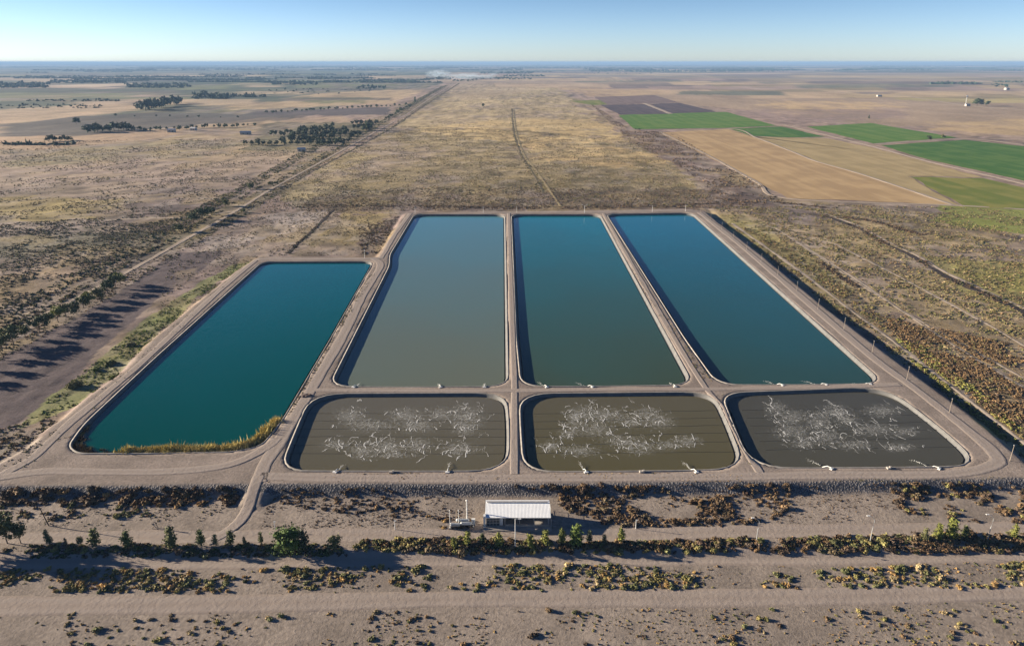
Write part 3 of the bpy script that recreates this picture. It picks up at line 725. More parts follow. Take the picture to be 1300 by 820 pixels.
def region_pts(pxpoly, n, z=LOW, clump=None, thr=.5, seed=0):
    W = poly_w(pxpoly, z); lo = W.min(0); hi = W.max(0); out = np.zeros((0, 2)); tries = 0
    while len(out) < n and tries < 80:
        q = rng.uniform(lo, hi, (n * 3, 2)); q = q[inside(W, q[:, 0], q[:, 1])]
        if clump: q = q[fbm(q[:, 0], q[:, 1], clump, 3, seed) > thr + rng.normal(0, .05, len(q))]
        out = np.concatenate([out, q]); tries += 1
    return out[:n]
def palette(n, cols, jit=.25):
    cols = np.array(cols); c = cols[rng.integers(len(cols), size=n)] * rng.uniform(1 - jit, 1 + jit, (n, 1)); return c
def on_ground(q, dz=-.05):
    return np.column_stack([q, height(q[:, 0], q[:, 1]) + dz])
def clear_of(q, margin=1.0):
    """off the roads, water and dikes"""
    px, py = to_px(q[:, 0], q[:, 1], np.full(len(q), LOW)); return sdist(OUT, q[:, 0], q[:, 1]) < -margin
BROWN = [(.17, .115, .065), (.23, .15, .08), (.11, .078, .055), (.17, .13, .075)]
DKB = [(.10, .065, .045), (.13, .085, .05), (.16, .10, .05), (.08, .06, .045)]
OLV = [(.21, .19, .07), (.15, .15, .065), (.25, .21, .08), (.12, .125, .05)]
GOLD = [(.42, .27, .10), (.36, .24, .09), (.30, .19, .08)]
GRN = [(.17, .22, .045), (.22, .26, .06), (.07, .10, .035)]
STR = [(.36, .28, .15), (.28, .22, .12)]

# ---------------- foreground scrub: (band, label, group, count, size, palette, clump, thr)
BANDS = [
 ([(0, 619), (105, 617), (300, 617), (306, 628), (296, 642), (120, 640), (0, 640)], 'dark brown bush with rusty top on the slope left of the ramp', 'bushes on the slope left of the ramp', 430, (.6, 1.25), DKB + GOLD[2:], 6, .40),
 ([(0, 640), (180, 640), (200, 655), (60, 660), (0, 658)], 'low olive bush below the slope left of the ramp', 'low bushes below the slope left of the ramp', 120, (.4, .9), OLV + BROWN, 6, .5),
 ([(660, 619), (1000, 617), (1004, 640), (985, 660), (900, 668), (790, 668), (735, 655), (700, 640)], 'brown dry bush on the waste ground right of the white-roofed shed', 'dry bushes right of the white-roofed shed', 760, (.45, 1.05), DKB + BROWN, 9, .44),
 ([(640, 618), (830, 617), (820, 626), (660, 630)], 'dark bush at the foot of the rock bank behind the shed', 'bushes at the foot of the rock bank behind the shed', 150, (.5, 1.1), DKB, 5, .42),
 ([(1130, 618), (1420, 612), (1420, 668), (1300, 664), (1190, 664), (1180, 655), (1140, 650)], 'brown bush in the thicket at the right below the rock bank', 'bushes of the thicket at the right below the rock bank', 560, (.55, 1.2), DKB + BROWN + OLV[:1], 9, .40),
 ([(350, 622), (560, 622), (600, 640), (540, 662), (430, 650), (345, 640)], 'small low brown bush on the bare ground left of the shed', 'small bushes on the bare ground left of the shed', 260, (.3, .7), BROWN + DKB, 7, .5),
 ([(380, 688), (560, 684), (760, 690), (990, 684), (1300, 678), (1600, 674), (1600, 700), (1300, 700), (980, 702), (700, 703), (560, 704), (420, 698)], 'olive brown bush in the hedge strip between the two dirt roads', 'bushes of the hedge strip between the two dirt roads', 2300, (.5, 1.2), OLV + BROWN + DKB, 10, .28),
 ([(0, 692), (420, 692), (430, 701), (0, 702)], 'low dry bush beside the young trees at the left of the road', 'low bushes among the young trees at left', 420, (.3, .8), BROWN + OLV + GRN[2:], 6, .38),
 ([(0, 699), (430, 699), (440, 706), (0, 708)], 'dark green bush in the shaded strip below the row of young trees at left', 'dark bushes below the left tree row', 420, (.35, .8), GRN[2:] + [(.06, .075, .04)] + BROWN[2:3], 6, .36),
 ([(-60, 722), (170, 722), (300, 724), (560, 716), (860, 716), (1000, 724), (1300, 712), (1500, 712), (1500, 745), (860, 748), (300, 752), (-60, 750)], 'golden green bush on the near side of the near dirt road', 'bushes on the near side of the near dirt road', 1700, (.3, .9), GOLD + OLV + OLV + STR, 12, .46),
 ([(-60, 780), (1400, 770), (1400, 830), (-60, 830)], 'brown bush at the very bottom of the view', 'bushes at the very bottom of the view', 260, (.3, .9), OLV + BROWN + STR, 12, .50),
 ([(540, 655), (600, 652), (612, 668), (560, 672)], 'rusty bush beside the pipework left of the shed', 'bushes beside the pipework left of the shed', 45, (.4, .9), DKB + GOLD[1:], 4, .35),
]
cand = []  # all foreground bushes
for bi, (poly, lab, grp, n, (s0, s1), pal, cl, th) in enumerate(BANDS):
    q = region_pts(poly, n, LOW, cl, th, bi * 13 + 3); q = q[clear_of(q, 1.2)]
    # keep clear of the shed and its yard
    ok = ~((q[:, 0] > -9) & (q[:, 0] < 13) & (q[:, 1] > 141) & (q[:, 1] < 160)); q = q[ok]
    p = on_ground(q); s = rng.uniform(s0, s1, len(q)) * np.clip(rng.lognormal(-.15, .3, len(q)), .45, 1.5); c = palette(len(q), pal)
    for i in range(len(q)): cand.append((s[i] / math.hypot(q[i, 0], q[i, 1], H), bi, p[i], s[i], c[i]))
def visible(p, m=4):
    x, y = to_px(np.array(p[0]), np.array(p[1]), np.array(p[2])); return m < x < 1300 - m and 80 < y < 818
cand.sort(key=lambda a: -a[0])
vis_c = [a for a in cand if visible(a[2])]
single = vis_c[:300]; sid = set(id(a) for a in single); rest = [a for a in cand if id(a) not in sid]
bush_me = []
for i, (v, f, t) in enumerate(BT_N):
    bush_me.append(np_mesh('shrub', v, f, [VEG], np.repeat(t[:, None], 3, 1)))
for i, a in enumerate(single):
    o = link('shrub', bush_me[i % 8]); o.location = a[2]; o.scale = (a[3] * random.uniform(.85, 1.2), a[3] * random.uniform(.85, 1.2), a[3] * random.uniform(.8, 1.25))
    o.rotation_euler = (0, 0, random.uniform(0, 6.28)); o.color = (*a[4], 1)
    tag(o, BANDS[a[1]][1], 'bush', BANDS[a[1]][2])
o = link('scrub', scatter_mesh('scrub', np.array([a[2] for a in rest]), np.array([a[3] for a in rest]), np.array([a[4] for a in rest]), BT_N))
stuff(o, 'smaller scrub bushes spread over the foreground below the ponds', 'scrub')

# ---------------- low ground cover (subshrubs, grass tufts) on the waste land
def cover(name, specs, tpls, label, off=1.0):
    Pp = []; S = []; Cc = []
    for poly, n, (s0, s1), pal, cl, th, z in specs:
        q = region_pts(poly, n, z, cl, th, int(abs(poly[0][0])) + n)
        if z == LOW: q = q[clear_of(q, off)]
        for kl, kw in (KEEP if z == LOW else []): q = q[dist_poly(kl, q[:, 0], q[:, 1], False) > kw * rng.uniform(.6, 1.3, len(q))]
        if not len(q): continue
        Pp.append(on_ground(q)); S.append(rng.uniform(s0, s1, len(q)) * rng.uniform(.6, 1.1, len(q))); Cc.append(palette(len(q), pal))
    return stuff(link(name, scatter_mesh(name, np.concatenate(Pp), np.concatenate(S), np.concatenate(Cc), tpls)), label, 'scrub')
cover('scrub', [
 ([(0, 640), (300, 640), (250, 665), (0, 670)], 500, (.12, .4), BROWN + OLV, 5, .5, LOW),
 ([(345, 622), (600, 622), (600, 668), (330, 672)], 1500, (.12, .4), BROWN + DKB, 6, .5, LOW),
 ([(690, 620), (1180, 618), (1180, 664), (800, 668)], 1500, (.12, .4), BROWN + DKB, 6, .48, LOW),
 ([(-60, 690), (1400, 680), (1400, 715), (-60, 722)], 1500, (.12, .45), BROWN + OLV + STR, 6, .52, LOW),
 ([(-60, 720), (1400, 710), (1400, 828), (-60, 828)], 3000, (.12, .5), BROWN + OLV + GOLD, 8, .52, LOW),
 ([(340, 600), (960, 600), (960, 611), (340, 612)], 700, (.1, .36), GOLD + STR, 6, .5, 0),
 ([(1000, 612), (1300, 607), (1300, 604), (1000, 608)], 120, (.1, .3), OLV + STR, 6, .5, 0),
 ([(0, 590), (70, 545), (90, 555), (60, 575), (10, 605)], 120, (.15, .5), STR + OLV, 4, .45, 0),
 ([(416, 432), (475, 340), (480, 342), (424, 432), (372, 522), (362, 530)], 900, (.15, .5), BROWN + OLV + STR, 5, .45, 0),
 ([(440, 425), (490, 342), (494, 344), (450, 430), (425, 480), (416, 482)], 260, (.12, .35), BROWN + STR, 5, .48, 0),
 ([(643, 300), (646, 300), (657, 480), (652, 480)], 300, (.15, .4), STR + OLV + BROWN, 6, .45, 0),
 ([(768, 300), (774, 300), (906, 486), (894, 486)], 800, (.15, .5), STR + OLV + BROWN, 6, .40, 0),
 ([(900, 500), (918, 500), (962, 595), (950, 595)], 160, (.12, .35), STR + OLV, 5, .45, 0),
 ([(120, 500), (305, 341), (318, 343), (130, 512), (112, 530)], 260, (.15, .45), STR + OLV, 6, .45, 0),
], BT_M, 'low dry tufts dotted over the bare ground and dikes')
SR = [([(905, 262), (1010, 262), (1210, 280), (1300, 300), (1300, 584), (1240, 530), (1150, 462), (1040, 378), (960, 316)], 15000, (.3, .9), BROWN + OLV + OLV + STR, 9, .5, LOW),
 ([(1300, 300), (1500, 320), (1500, 700), (1300, 586)], 4000, (.4, 1.0), BROWN + OLV, 14, .44, LOW),
 ([(918, 280), (975, 300), (1080, 370), (1170, 440), (1300, 552), (1300, 582), (1240, 528), (1150, 460), (1040, 378), (960, 316)], 3200, (.4, .9), OLV + BROWN + BROWN + [(.27, .23, .07)], 8, .5, LOW),
 ([(1110, 400), (1300, 440), (1300, 560), (1200, 485)], 5200, (.4, 1.05), BROWN + DKB[1:3] + [(.22, .14, .07), (.27, .17, .08)], 16, .42, LOW),
 ([(1120, 425), (1170, 440), (1270, 520), (1300, 548), (1300, 580), (1220, 515)], 900, (.5, 1.1), [(.27, .25, .07), (.19, .20, .055)], 8, .45, LOW)]
cover('scrub', SR, BT_M, 'dense brown and olive scrub right of the right-hand dike')
cover('scrub', [
 ([(0, 285), (240, 268), (330, 225), (225, 300), (0, 432)], 7500, (.4, 1.1), OLV + BROWN + [(.10, .11, .07)], 16, .45, LOW),
 ([(-100, 250), (240, 225), (340, 225), (240, 268), (-100, 285)], 3500, (.5, 1.1), OLV + BROWN, 20, .48, LOW),
 ([(300, 268), (345, 240), (420, 262), (510, 272), (480, 324), (330, 325), (200, 400), (215, 330)], 4500, (.3, .85), OLV + BROWN + STR, 12, .45, LOW),
 ([(455, 290), (506, 275), (484, 322), (458, 322)], 700, (.5, 1.0), DKB, 7, .40, LOW),
 ([(300, 336), (325, 331), (250, 385), (190, 437), (150, 476), (95, 520), (20, 545), (70, 500), (130, 452), (210, 390)], 2200, (.25, .7), GRN[:2] + OLV[:1], 6, .46, LOW),
 ([(-40, 425), (345, 228), (440, 167), (520, 130), (560, 112), (574, 110), (545, 131), (480, 172), (400, 216), (345, 252), (232, 318), (60, 425), (-40, 478)], 5200, (.5, 1.3), OLV + DKB + BROWN, 10, .42, LOW),
 ([(-40, 480), (-40, 448), (60, 405), (130, 366), (232, 310), (340, 245), (440, 180), (445, 184), (345, 252), (232, 322), (130, 384), (60, 425)], 2600, (.4, 1.0), OLV + BROWN + GOLD[2:], 9, .42, LOW),
 ([(-40, 425), (60, 378), (150, 332), (232, 288), (340, 228), (440, 168), (436, 162), (330, 222), (220, 280), (100, 345), (-40, 408)], 2600, (.6, 1.5), OLV + GRN[2:] + [(.10, .11, .07)] + BROWN[:1], 8, .34, LOW),
 ([(345, 232), (400, 201), (436, 180), (476, 158), (516, 134), (545, 118), (560, 110), (570, 108), (548, 120), (518, 139), (480, 162), (440, 184), (402, 206), (348, 237)], 2600, (.9, 2.2), OLV + GRN[2:] + [(.07, .085, .05)] * 3, 10, .34, LOW),
 ([(-60, 575), (0, 545), (60, 530), (75, 535), (40, 562), (-40, 605)], 420, (.3, .9), OLV + STR + BROWN, 5, .42, LOW),
], BT_M, 'scattered olive and brown scrub left of the ponds')
cover('scrub', [
 ([(360, 262), (352, 248), (449, 192), (510, 160), (640, 165), (800, 175), (905, 245), (880, 264)], 30000, (.45, 1.1), OLV + BROWN, 22, .45, LOW),
 ([(400, 240), (900, 236), (960, 264), (700, 266), (515, 268), (380, 268)], 6000, (.5, 1.1), DKB + BROWN, 16, .45, LOW),
 ([(745, 128), (800, 165), (850, 168), (960, 232), (1000, 258), (930, 262), (860, 210), (800, 180)], 3500, (.7, 1.8), DKB + BROWN, 26, .47, LOW),
 ([(1000, 258), (1210, 264), (1300, 268), (1300, 300), (1060, 275)], 2500, (.5, 1.1), OLV + BROWN, 14, .47, LOW),
 ([(0, 180), (330, 176), (390, 196), (340, 225), (0, 240)], 4500, (.7, 1.5), OLV + BROWN, 40, .5, LOW),
 ([(585, 122), (690, 115), (745, 135), (790, 170), (530, 170)], 3500, (.8, 1.8), OLV + STR, 60, .5, LOW),
], BT_F, 'distant low scrub dotted over the central plain')
cover('scrub', [([(900, 262), (1010, 262), (1210, 284), (1400, 310), (1400, 470), (1200, 440), (1090, 390), (990, 320)], 7000, (.4, 1.15), OLV + BROWN + STR, 12, .52, LOW)], BT_M, 'taller scrub clumps on the rough land beyond the right-hand dike')

def line_cover(label, specs):
    Pp = []; S = []; Cc = []
    for pl, n, wd, (s0, s1), pal in specs:
        c = catmull(poly_w(pl, LOW), .5); q = c[rng.integers(len(c), size=n)] + rng.normal(0, wd, (n, 2)); q = q[fbm(q[:, 0], q[:, 1], 12, 3, 77) > .42]; q = q[clear_of(q, .8)]
        Pp.append(on_ground(q)); S.append(rng.uniform(s0, s1, len(q))); Cc.append(palette(len(q), pal))
    stuff(link('scrub', scatter_mesh('scrub', np.concatenate(Pp), np.concatenate(S), np.concatenate(Cc), BT_M)), label, 'scrub')
line_cover('dark bushes lining the ditches and old fence lines', [
 ([(1046, 274), (1085, 288), (1130, 312), (1160, 326), (1200, 350), (1270, 382), (1330, 410)], 900, 2.2, (.4, 1.2), DKB + OLV[3:]),
 ([(1070, 276), (1110, 281), (1140, 290), (1172, 298)], 300, 2.0, (.4, 1.1), DKB),
 ([(860, 260), (900, 259), (980, 257), (1050, 264)], 400, 2.5, (.4, 1.2), DKB),
 ([(1042, 333), (1062, 348), (1088, 364)], 160, 1.8, (.4, 1.1), DKB + STR),
 ([(424, 266), (412, 278), (396, 294), (380, 308), (366, 322)], 260, 1.0, (.4, .9), DKB + GRN[2:]),
 ([(650, 138), (652, 165), (661, 195), (675, 217), (690, 245)], 900, 2.0, (.5, 1.3), DKB + OLV),
 ([(583, 106), (560, 121), (532, 139), (498, 162), (449, 189.5), (400, 216), (352, 244), (300, 276)], 2600, 3.0, (.5, 1.5), DKB + OLV + GRN[2:]),
 ([(-60, 455), (60, 392), (150, 342), (232, 296), (330, 237)], 900, 1.6, (.5, 1.3), GRN[2:] + OLV + DKB),
 ([(500, 180), (640, 176), (800, 182), (880, 196)], 500, 3.0, (.5, 1.2), BROWN),
 ([(372, 262), (520, 262), (700, 264), (880, 262)], 1500, 3.5, (.4, 1.1), DKB + BROWN),
 ([(1110, 385), (1180, 430), (1260, 480), (1330, 530)], 500, 1.5, (.3, .8), STR + OLV)])
# ---------------- reeds at the teal pond
ra = [(92, 566), (100, 545), (108, 537), (112, 556), (118, 572), (160, 573), (225, 571), (300, 569), (334, 556), (357, 531), (352, 528), (325, 553), (296, 564), (230, 567), (160, 571)]
rl = catmull(poly_w([(104, 541), (97, 556), (96, 567), (106, 573)], -.7), 1.0)
rl2 = catmull(poly_w([(110, 574), (150, 573.5), (160, 573.5)], -.7), 1.0)
rl3 = catmull(poly_w([(160, 573), (205, 572.5), (255, 571.5), (297, 568.5), (318, 563), (333, 553), (345, 542), (353, 533.5)], -.7), .35)
pp = []; ss = []; cc = []
def reeds(line, w_, s0, s1, pal, rep):
    for _ in range(rep):
        q = line + rng.normal(0, w_, line.shape)
        m = fbm(q[:, 0], q[:, 1], 5, 2, 9) > .3; q = q[m]
        pp.append(np.column_stack([q, np.full(len(q), -1.1)])); ss.append(rng.uniform(s0, s1, len(q))); cc.append(palette(len(q), pal, .2))
reeds(rl, 1.1, .6, 1.3, DKB + GOLD[2:] + OLV[:1], 8); reeds(rl2, .5, .5, .9, OLV + DKB, 2)
reeds(rl3, .7, .5, 1.7, [(.50, .40, .16), (.44, .36, .13), (.36, .29, .12), (.55, .46, .23), (.30, .27, .10)], 3)
reeds(rl3[::7], .45, 1.6, 2.5, [(.56, .44, .17), (.46, .37, .12)], 2)
reeds(rl3[::2] + np.array((0, -1.0)), .5, .5, 1.1, DKB, 2)
stuff(link('reeds', scatter_mesh('reeds', np.concatenate(pp), np.concatenate(ss), np.concatenate(cc), RT, .8)), 'golden reeds growing along the near bank of the teal pond', 'reeds')

# ================================================================== trees
def crown_tpl(seed, n, kind='round', leaf=.09):
    """unit tree height 1; crown of leaf clumps"""
    r = np.random.default_rng(seed); V = []; F = []; T = []
    nl = 9 if kind != 'slim' else 7; L = []
    for i in range(nl):
        if kind == 'round': a = r.uniform(0, 6.28); q = r.uniform(.1, .33); L.append((q * math.cos(a), q * math.sin(a), r.uniform(.32, .78), r.uniform(.14, .24)))
        elif kind == 'slim': h = .2 + .7 * i / nl; q = .05 * (1 - h); L.append((r.uniform(-.04, .04), r.uniform(-.04, .04), h, .05 + .13 * (1 - abs(h - .35) * 1.35) * r.uniform(.7, 1.1)))
        elif kind == 'dome': a = i / nl * 6.28; q = r.uniform(.18, .3); L.append((q * math.cos(a), q * math.sin(a), r.uniform(.3, .62), r.uniform(.2, .3)))
        else: a = r.uniform(0, 6.28); q = r.uniform(.1, .42); L.append((q * math.cos(a), q * math.sin(a), r.uniform(.45, .85), r.uniform(.12, .2)))
    L.append((0, 0, .85, .13) if kind in ('round', 'slim') else (0, 0, .72, .24))
    iv, fi = ico_pts(); base = 0
    for c in L:
        vv = iv * c[3] * .66 * r.uniform(.7, 1.2, (12, 1)) + np.array(c[:3]); V.append(vv); F.append(fi + base); T.append(np.full(12, .75)); base += 12
    wts = np.array([c[3] ** 2 for c in L]); wts /= wts.sum()
    for i in range(n):
        c = L[r.choice(len(L), p=wts)]; d = r.normal(size=3); d /= np.linalg.norm(d)
        p = np.array(c[:3]) + d * c[3] * r.uniform(.65, 1.25)
        a = r.normal(size=3); a /= np.linalg.norm(a); b_ = np.cross(a, r.normal(size=3)); b_ /= np.linalg.norm(b_) + 1e-9; s = leaf * r.uniform(.5, 1.1)
        V.append(np.array([p + a * s, p - a * s * .5 + b_ * s * .7, p - a * s * .5 - b_ * s * .7])); F.append(np.array([[0, 1, 2]]) + base); base += 3; T.append(np.full(3, r.uniform(.6, 1.5)))
    return np.concatenate(V), np.concatenate(F), np.concatenate(T), L
TREES = {}
for kind, leaf, n in (('round', .075, 420), ('slim', .055, 300), ('wide', .06, 650), ('dome', .05, 900)):
    TREES[kind] = []
    for k in range(4):
        v, f, t, L = crown_tpl(100 + k * 7 + len(kind), n, kind, leaf)
        cm = np_mesh('crown', v, f, [VEG], np.repeat(t[:, None], 3, 1))
        mb = MB(); top = .8 if kind == 'slim' else .6
        mb.tube([(0, 0, -.05), (.01, 0, .2), (-.01, .01, .4), (0, 0, top)], [.028, .022, .016, .006], 7)
        for c in L[:5]: mb.tube([(0, 0, .18 + .1 * c[2]), (c[0] * .5, c[1] * .5, .55 * c[2] + .1), c[:3]], [.012, .008, .003], 5)
        tm = bpy.data.meshes.new('trunk'); tm.from_pydata(mb.v, [], mb.f); tm.materials.append(BARK); TREES[kind].append((cm, tm))
ntree = 0
def tree(pos, h, kind, color, label, group=None, lean=0, wide=1.0, name='tree'):
    global ntree
    cm, tm = TREES[kind][ntree % 4]; ntree += 1
    e = empty(name, pos, random.uniform(0, 6.28)); tag(e, label, 'tree', group)
    e.scale = (h * wide, h * wide, h)
    if lean: e.rotation_euler = (0, lean, 0)
    a = link('trunk', tm, e); b = link('crown', cm, e); b.color = (*color, 1)
    return e
G_OL = (.105, .115, .045); G_DK = (.055, .075, .032); G_YG = (.17, .18, .045); G_GR = (.12, .115, .06)
k_ = 4.25
FT = [ # px, py, height px, kind, colour, wide, label
 (10, 691, 30, 'wide', G_OL, 1.0, 'bushy olive tree at the left edge, its crown cut by the picture edge'),
 (27, 691, 25, 'wide', (.08, .09, .04), .95, 'dark olive tree touching the big tree at the left edge'),
 (64, 693, 19, 'slim', (.075, .10, .055), 1.3, 'small grey green tree leaning left, just right of the two bushy olive trees'),
 (84, 694, 10, 'slim', (.13, .11, .07), 1.4, 'tiny brown sapling between the leaning grey green tree and the first full green tree'),
 (101, 694, 11, 'round', (.13, .12, .06), 1.2, 'low yellowish sapling left of the first full green tree by the left road'),
 (121, 694, 22, 'slim', G_OL, 1.8, 'full green young tree, third tree from the left by the near road at left'),
 (162, 695, 20, 'slim', (.085, .11, .035), 1.9, 'rounded green young tree midway between the full green tree and the tall pointed one'),
 (218, 695, 25, 'slim', G_OL, 1.7, 'tall pointed young tree, the tallest in the left row along the near road'),
 (256, 694, 20, 'slim', (.085, .11, .04), 1.6, 'green young tree first to the right of the tall pointed one'),
 (274, 693, 14, 'slim', (.07, .09, .05), 1.5, 'small thin dark young tree between two taller ones in the left row'),
 (294, 693, 19, 'slim', G_OL, 1.6, 'olive young tree left of where the ramp track reaches the road'),
 (311, 692, 10, 'slim', (.08, .09, .05), 1.5, 'shortest sapling by the foot of the ramp track'),
 (332, 691, 15, 'slim', G_OL, 1.2, 'thin sapling just left of the big round dark green tree'),
 (366, 700, 31, 'dome', (.075, .12, .028), 1.25, 'big round bright green tree, the bulkiest of the hedge strip'),
 (386, 700, 26, 'slim', (.05, .065, .04), 1.5, 'dark narrow tree in the shade right of the big round green tree'),
 (424, 697, 16, 'round', (.14, .14, .06), 1.3, 'pale olive bushy tree at the left end of the hedge strip'),
 (576, 697, 14, 'slim', G_YG, 1.6, 'yellow green sapling at the left end of the poplars before the shed'),
 (594, 693, 18, 'slim', G_YG, 1.7, 'yellow green poplar below the pipework masts'),
 (613, 693, 15, 'slim', G_DK, 1.5, 'dark green thin poplar below the left corner of the shed'),
 (633, 695, 18, 'slim', G_YG, 1.8, 'yellow green poplar in front of the window end of the shed'),
 (673, 697, 18, 'slim', G_YG, 1.7, 'light green poplar just right of the lamp before the shed'),
 (692.5, 692, 19, 'slim', G_YG, 1.6, 'pointed light green poplar below the right corner of the shed'),
 (713, 692, 20, 'slim', (.14, .16, .045), 1.5, 'slender green poplar left of the tallest poplar by the shed'),
 (732, 693, 25, 'slim', (.11, .15, .035), 1.9, 'tallest green poplar of the group before the shed'),
 (748, 690, 16, 'slim', (.06, .07, .04), 1.5, 'dark thin poplar right beside the tallest one'),
 (767, 692, 12, 'slim', (.11, .11, .06), 1.6, 'small sparse sapling right of the dark thin poplar'),
 (788, 690, 19, 'slim', G_YG, 1.5, 'lone yellow green poplar at the right end of the shed group'),
 (1173, 687, 16, 'slim', (.13, .13, .055), 1.5, 'pale narrow tree at the left of the right-hand tree group'),
 (1190, 685, 19, 'slim', G_YG, 1.8, 'yellow green tree second from the left in the right-hand group'),
 (1206, 685, 24, 'slim', (.15, .165, .04), 1.9, 'tallest tree of the right-hand group by the near road'),
 (1224, 684, 16, 'slim', (.10, .12, .04), 1.8, 'dark green tree right of the tallest one in the right-hand group'),
 (1286, 683, 17, 'slim', G_YG, 1.6, 'yellow green tree alone near the right edge of the hedge strip'),
]
for x, y, hp, kd, col, wd, lab in FT:
    tree(G(x, y), hp / k_, kd, col, lab, 'trees along the near road', lean=-.15 if x == 64 else 0, wide=wd * .82)
# trees left outside the frame whose long shadows fall on the road at lower left
for x, y, hp in ((-14, 700, 38), (-40, 704, 40), (-62, 700, 34)):
    tree(G(x, y), hp / k_, 'wide', G_OL, 'olive tree of the thicket beyond the left picture edge', 'trees beyond the left edge')
# row along the country road
LT = [(3, 446, 6, 'wide'), (17, 437, 7, 'wide'), (33, 430, 5, 'wide'), (50, 421, 6, 'wide'), (60, 414, 5, 'wide'), (74, 409, 6, 'wide'), (84, 403, 5.5, 'wide'), (95, 398, 5, 'round'), (106, 391, 5, 'round'),
      (114, 387, 5.5, 'wide'), (124, 381, 5.5, 'round'), (137, 373, 6, 'wide'), (147, 366, 6, 'wide'), (153, 361, 5.5, 'wide')]
for i, (x, y, h, kd) in enumerate(LT):
    tree(G(x, y), h * 1.25, kd, (G_OL, G_YG, (.13, .125, .055), G_DK)[i % 4 if i > 2 else 0], '%s olive tree from the left edge in the row beside the dark field' % ORD[i], 'row of trees beside the dark field', wide=1.1)
NT = [(228, 294, 6, 'round', 'bushy green tree by the country road, left of the big dark clump'), (246, 284, 8, 'wide', 'left dark green tree of the big clump beside the country road'),
      (257, 279, 9, 'wide', 'middle and biggest dark green tree of the clump beside the country road'), (268, 273, 7, 'wide', 'right dark green tree of the big clump beside the country road'),
      (286, 262, 6, 'round', 'small round green tree by the road just beyond the big dark clump'), (309, 270, 4, 'round', 'low green tree on the near side of the road right of the dark clump'),
      (318, 240, 6, 'round', 'round tree by the road at the near end of the tree-lined stretch'), (343, 237, 5, 'wide', 'dark tree at the bend side of the country road'),
      (527, 130, 16, 'slim', 'tall lone pale tree beside the far part of the country road'), (466, 166, 16, 'round', 'tall grey green tree towering at the right end of the orchard'),
      (614, 136, 9, 'round', 'single dark tree alone in the middle of the far central field'), (97, 158, 14, 'round', 'lone dark round tree in the dark ploughed land at far left'),
      (1179, 178, 7, 'round', 'dark green tree left of two on the track between the green fields'), (1197, 175.5, 6, 'round', 'small green tree right of two on the track between the green fields'),
      (1103, 151, 8, 'slim', 'thin lone tree above the middle green field'), (1240, 135, 22, 'round', 'big dark tree beside the windmill at far right'), (1254, 134, 12, 'round', 'low tree right of the big dark tree by the windmill')]
for x, y, h, kd, lab in NT:
    tree(G(x, y), h, kd, G_DK if h > 6 else G_OL, lab, wide=1.6 if x == 1240 else 1.25)
for x, y in ((-10, 456), (-34, 468), (-60, 482)):
    tree(G(x, y), random.uniform(6, 8), 'wide', G_OL, 'olive tree of the row beside the dark field, beyond the left picture edge', 'row trees beyond the left edge')
# big round bushes on the weedy strip
for x, y, s, col, lab in ((95, 491, 3.2, (.17, .16, .07), 'big round grey green bush on the weedy strip left of the teal pond'),
    (140, 462, 2.6, (.14, .145, .055), 'round olive bush up the weedy strip from the biggest bush'), (145, 480, 1.8, (.11, .14, .03), 'bright green bush close to the dike of the teal pond'),
    (165, 440, 2.2, (.16, .15, .085), 'pale greyish bush furthest up the weedy strip'), (122, 470, 1.6, (.09, .12, .03), 'small green bush between the two big round ones'),
    (272, 0, 0, 0, 0)):
    if not s: continue
    o = link('shrub', np_mesh('shrub', *[(BT[0] * 1.0) if i == 0 else BT[1] for i, BT in enumerate([bush_tpl(x, 420, .13, 7)] * 2)], [VEG], np.repeat(bush_tpl(x, 420, .13, 7)[2][:, None], 3, 1)))
    o.location = G(x, y, -.1); o.scale = (s, s, s * 1.15); o.color = (*col, 1); tag(o, lab, 'bush')
o = link('shrub', bush_me[3]); o.location = G0(390, 502, -.05); o.scale = (2.4, 2.0, 1.1); o.color = (.13, .09, .08, 1); tag(o, 'dead brown bush sprawled on the dike corner between three ponds', 'bush')

# far trees: one mesh per kind (too small to show parts)
FTM = []
for k in range(4):
    v, f, t, L = crown_tpl(300 + k, 60, 'round', .17)
    mb = MB(); mb.tube([(0, 0, -.05), (0, 0, .5)], [.03, .02], 4)
    tv = np.array(mb.v); tf = []
    for q in mb.f:
        for j in range(1, len(q) - 1): tf.append((q[0], q[j], q[j + 1]))
    V = np.concatenate([v, tv]); Fc = np.concatenate([f, np.array(tf) + len(v)]); col = np.concatenate([np.repeat(t[:, None], 3, 1), np.full((len(tv), 3), 1.2)])
    FTM.append(np_mesh('tree', V, Fc, [VEG], col))
def far_tree(x, y, h, label, group, col=G_DK):
    o = link('tree', FTM[random.randrange(4)]); o.location = (x, y, LOW - .1); wd = random.uniform(1.0, 1.5)
    o.scale = (h * wd, h * wd, h); o.rotation_euler = (0, 0, random.uniform(0, 6.28)); j = random.uniform(.7, 1.3); o.color = (col[0] * j, col[1] * j, col[2] * j, 1)
    tag(o, label, 'tree', group)
nf = 0
W = poly_w([(300, 187), (335, 178), (350, 172), (400, 163), (455, 157), (482, 158), (470, 168), (430, 187), (395, 194), (378, 188), (345, 186)], LOW)
lo, hi = W.min(0), W.max(0); q = []
yy = lo[1]; row = 0
while yy < hi[1]:
    xx = lo[0] + random.uniform(0, 6)
    while xx < hi[0]:
        q.append((xx + random.uniform(-2, 2), yy + random.uniform(-4, 4))); xx += random.uniform(7, 11)
    yy += 42
q = np.array(q); q = q[inside(W, q[:, 0], q[:, 1])]
q = q[fbm(q[:, 0], q[:, 1], 50, 2, 3) > .36]; q = q[rng.permutation(len(q))][:225]
for x, y in q: far_tree(x, y, random.uniform(7, 11), 'dark green tree of the orchard left of the country road', 'orchard trees left of the country road', (.045, .062, .032)); nf += 1
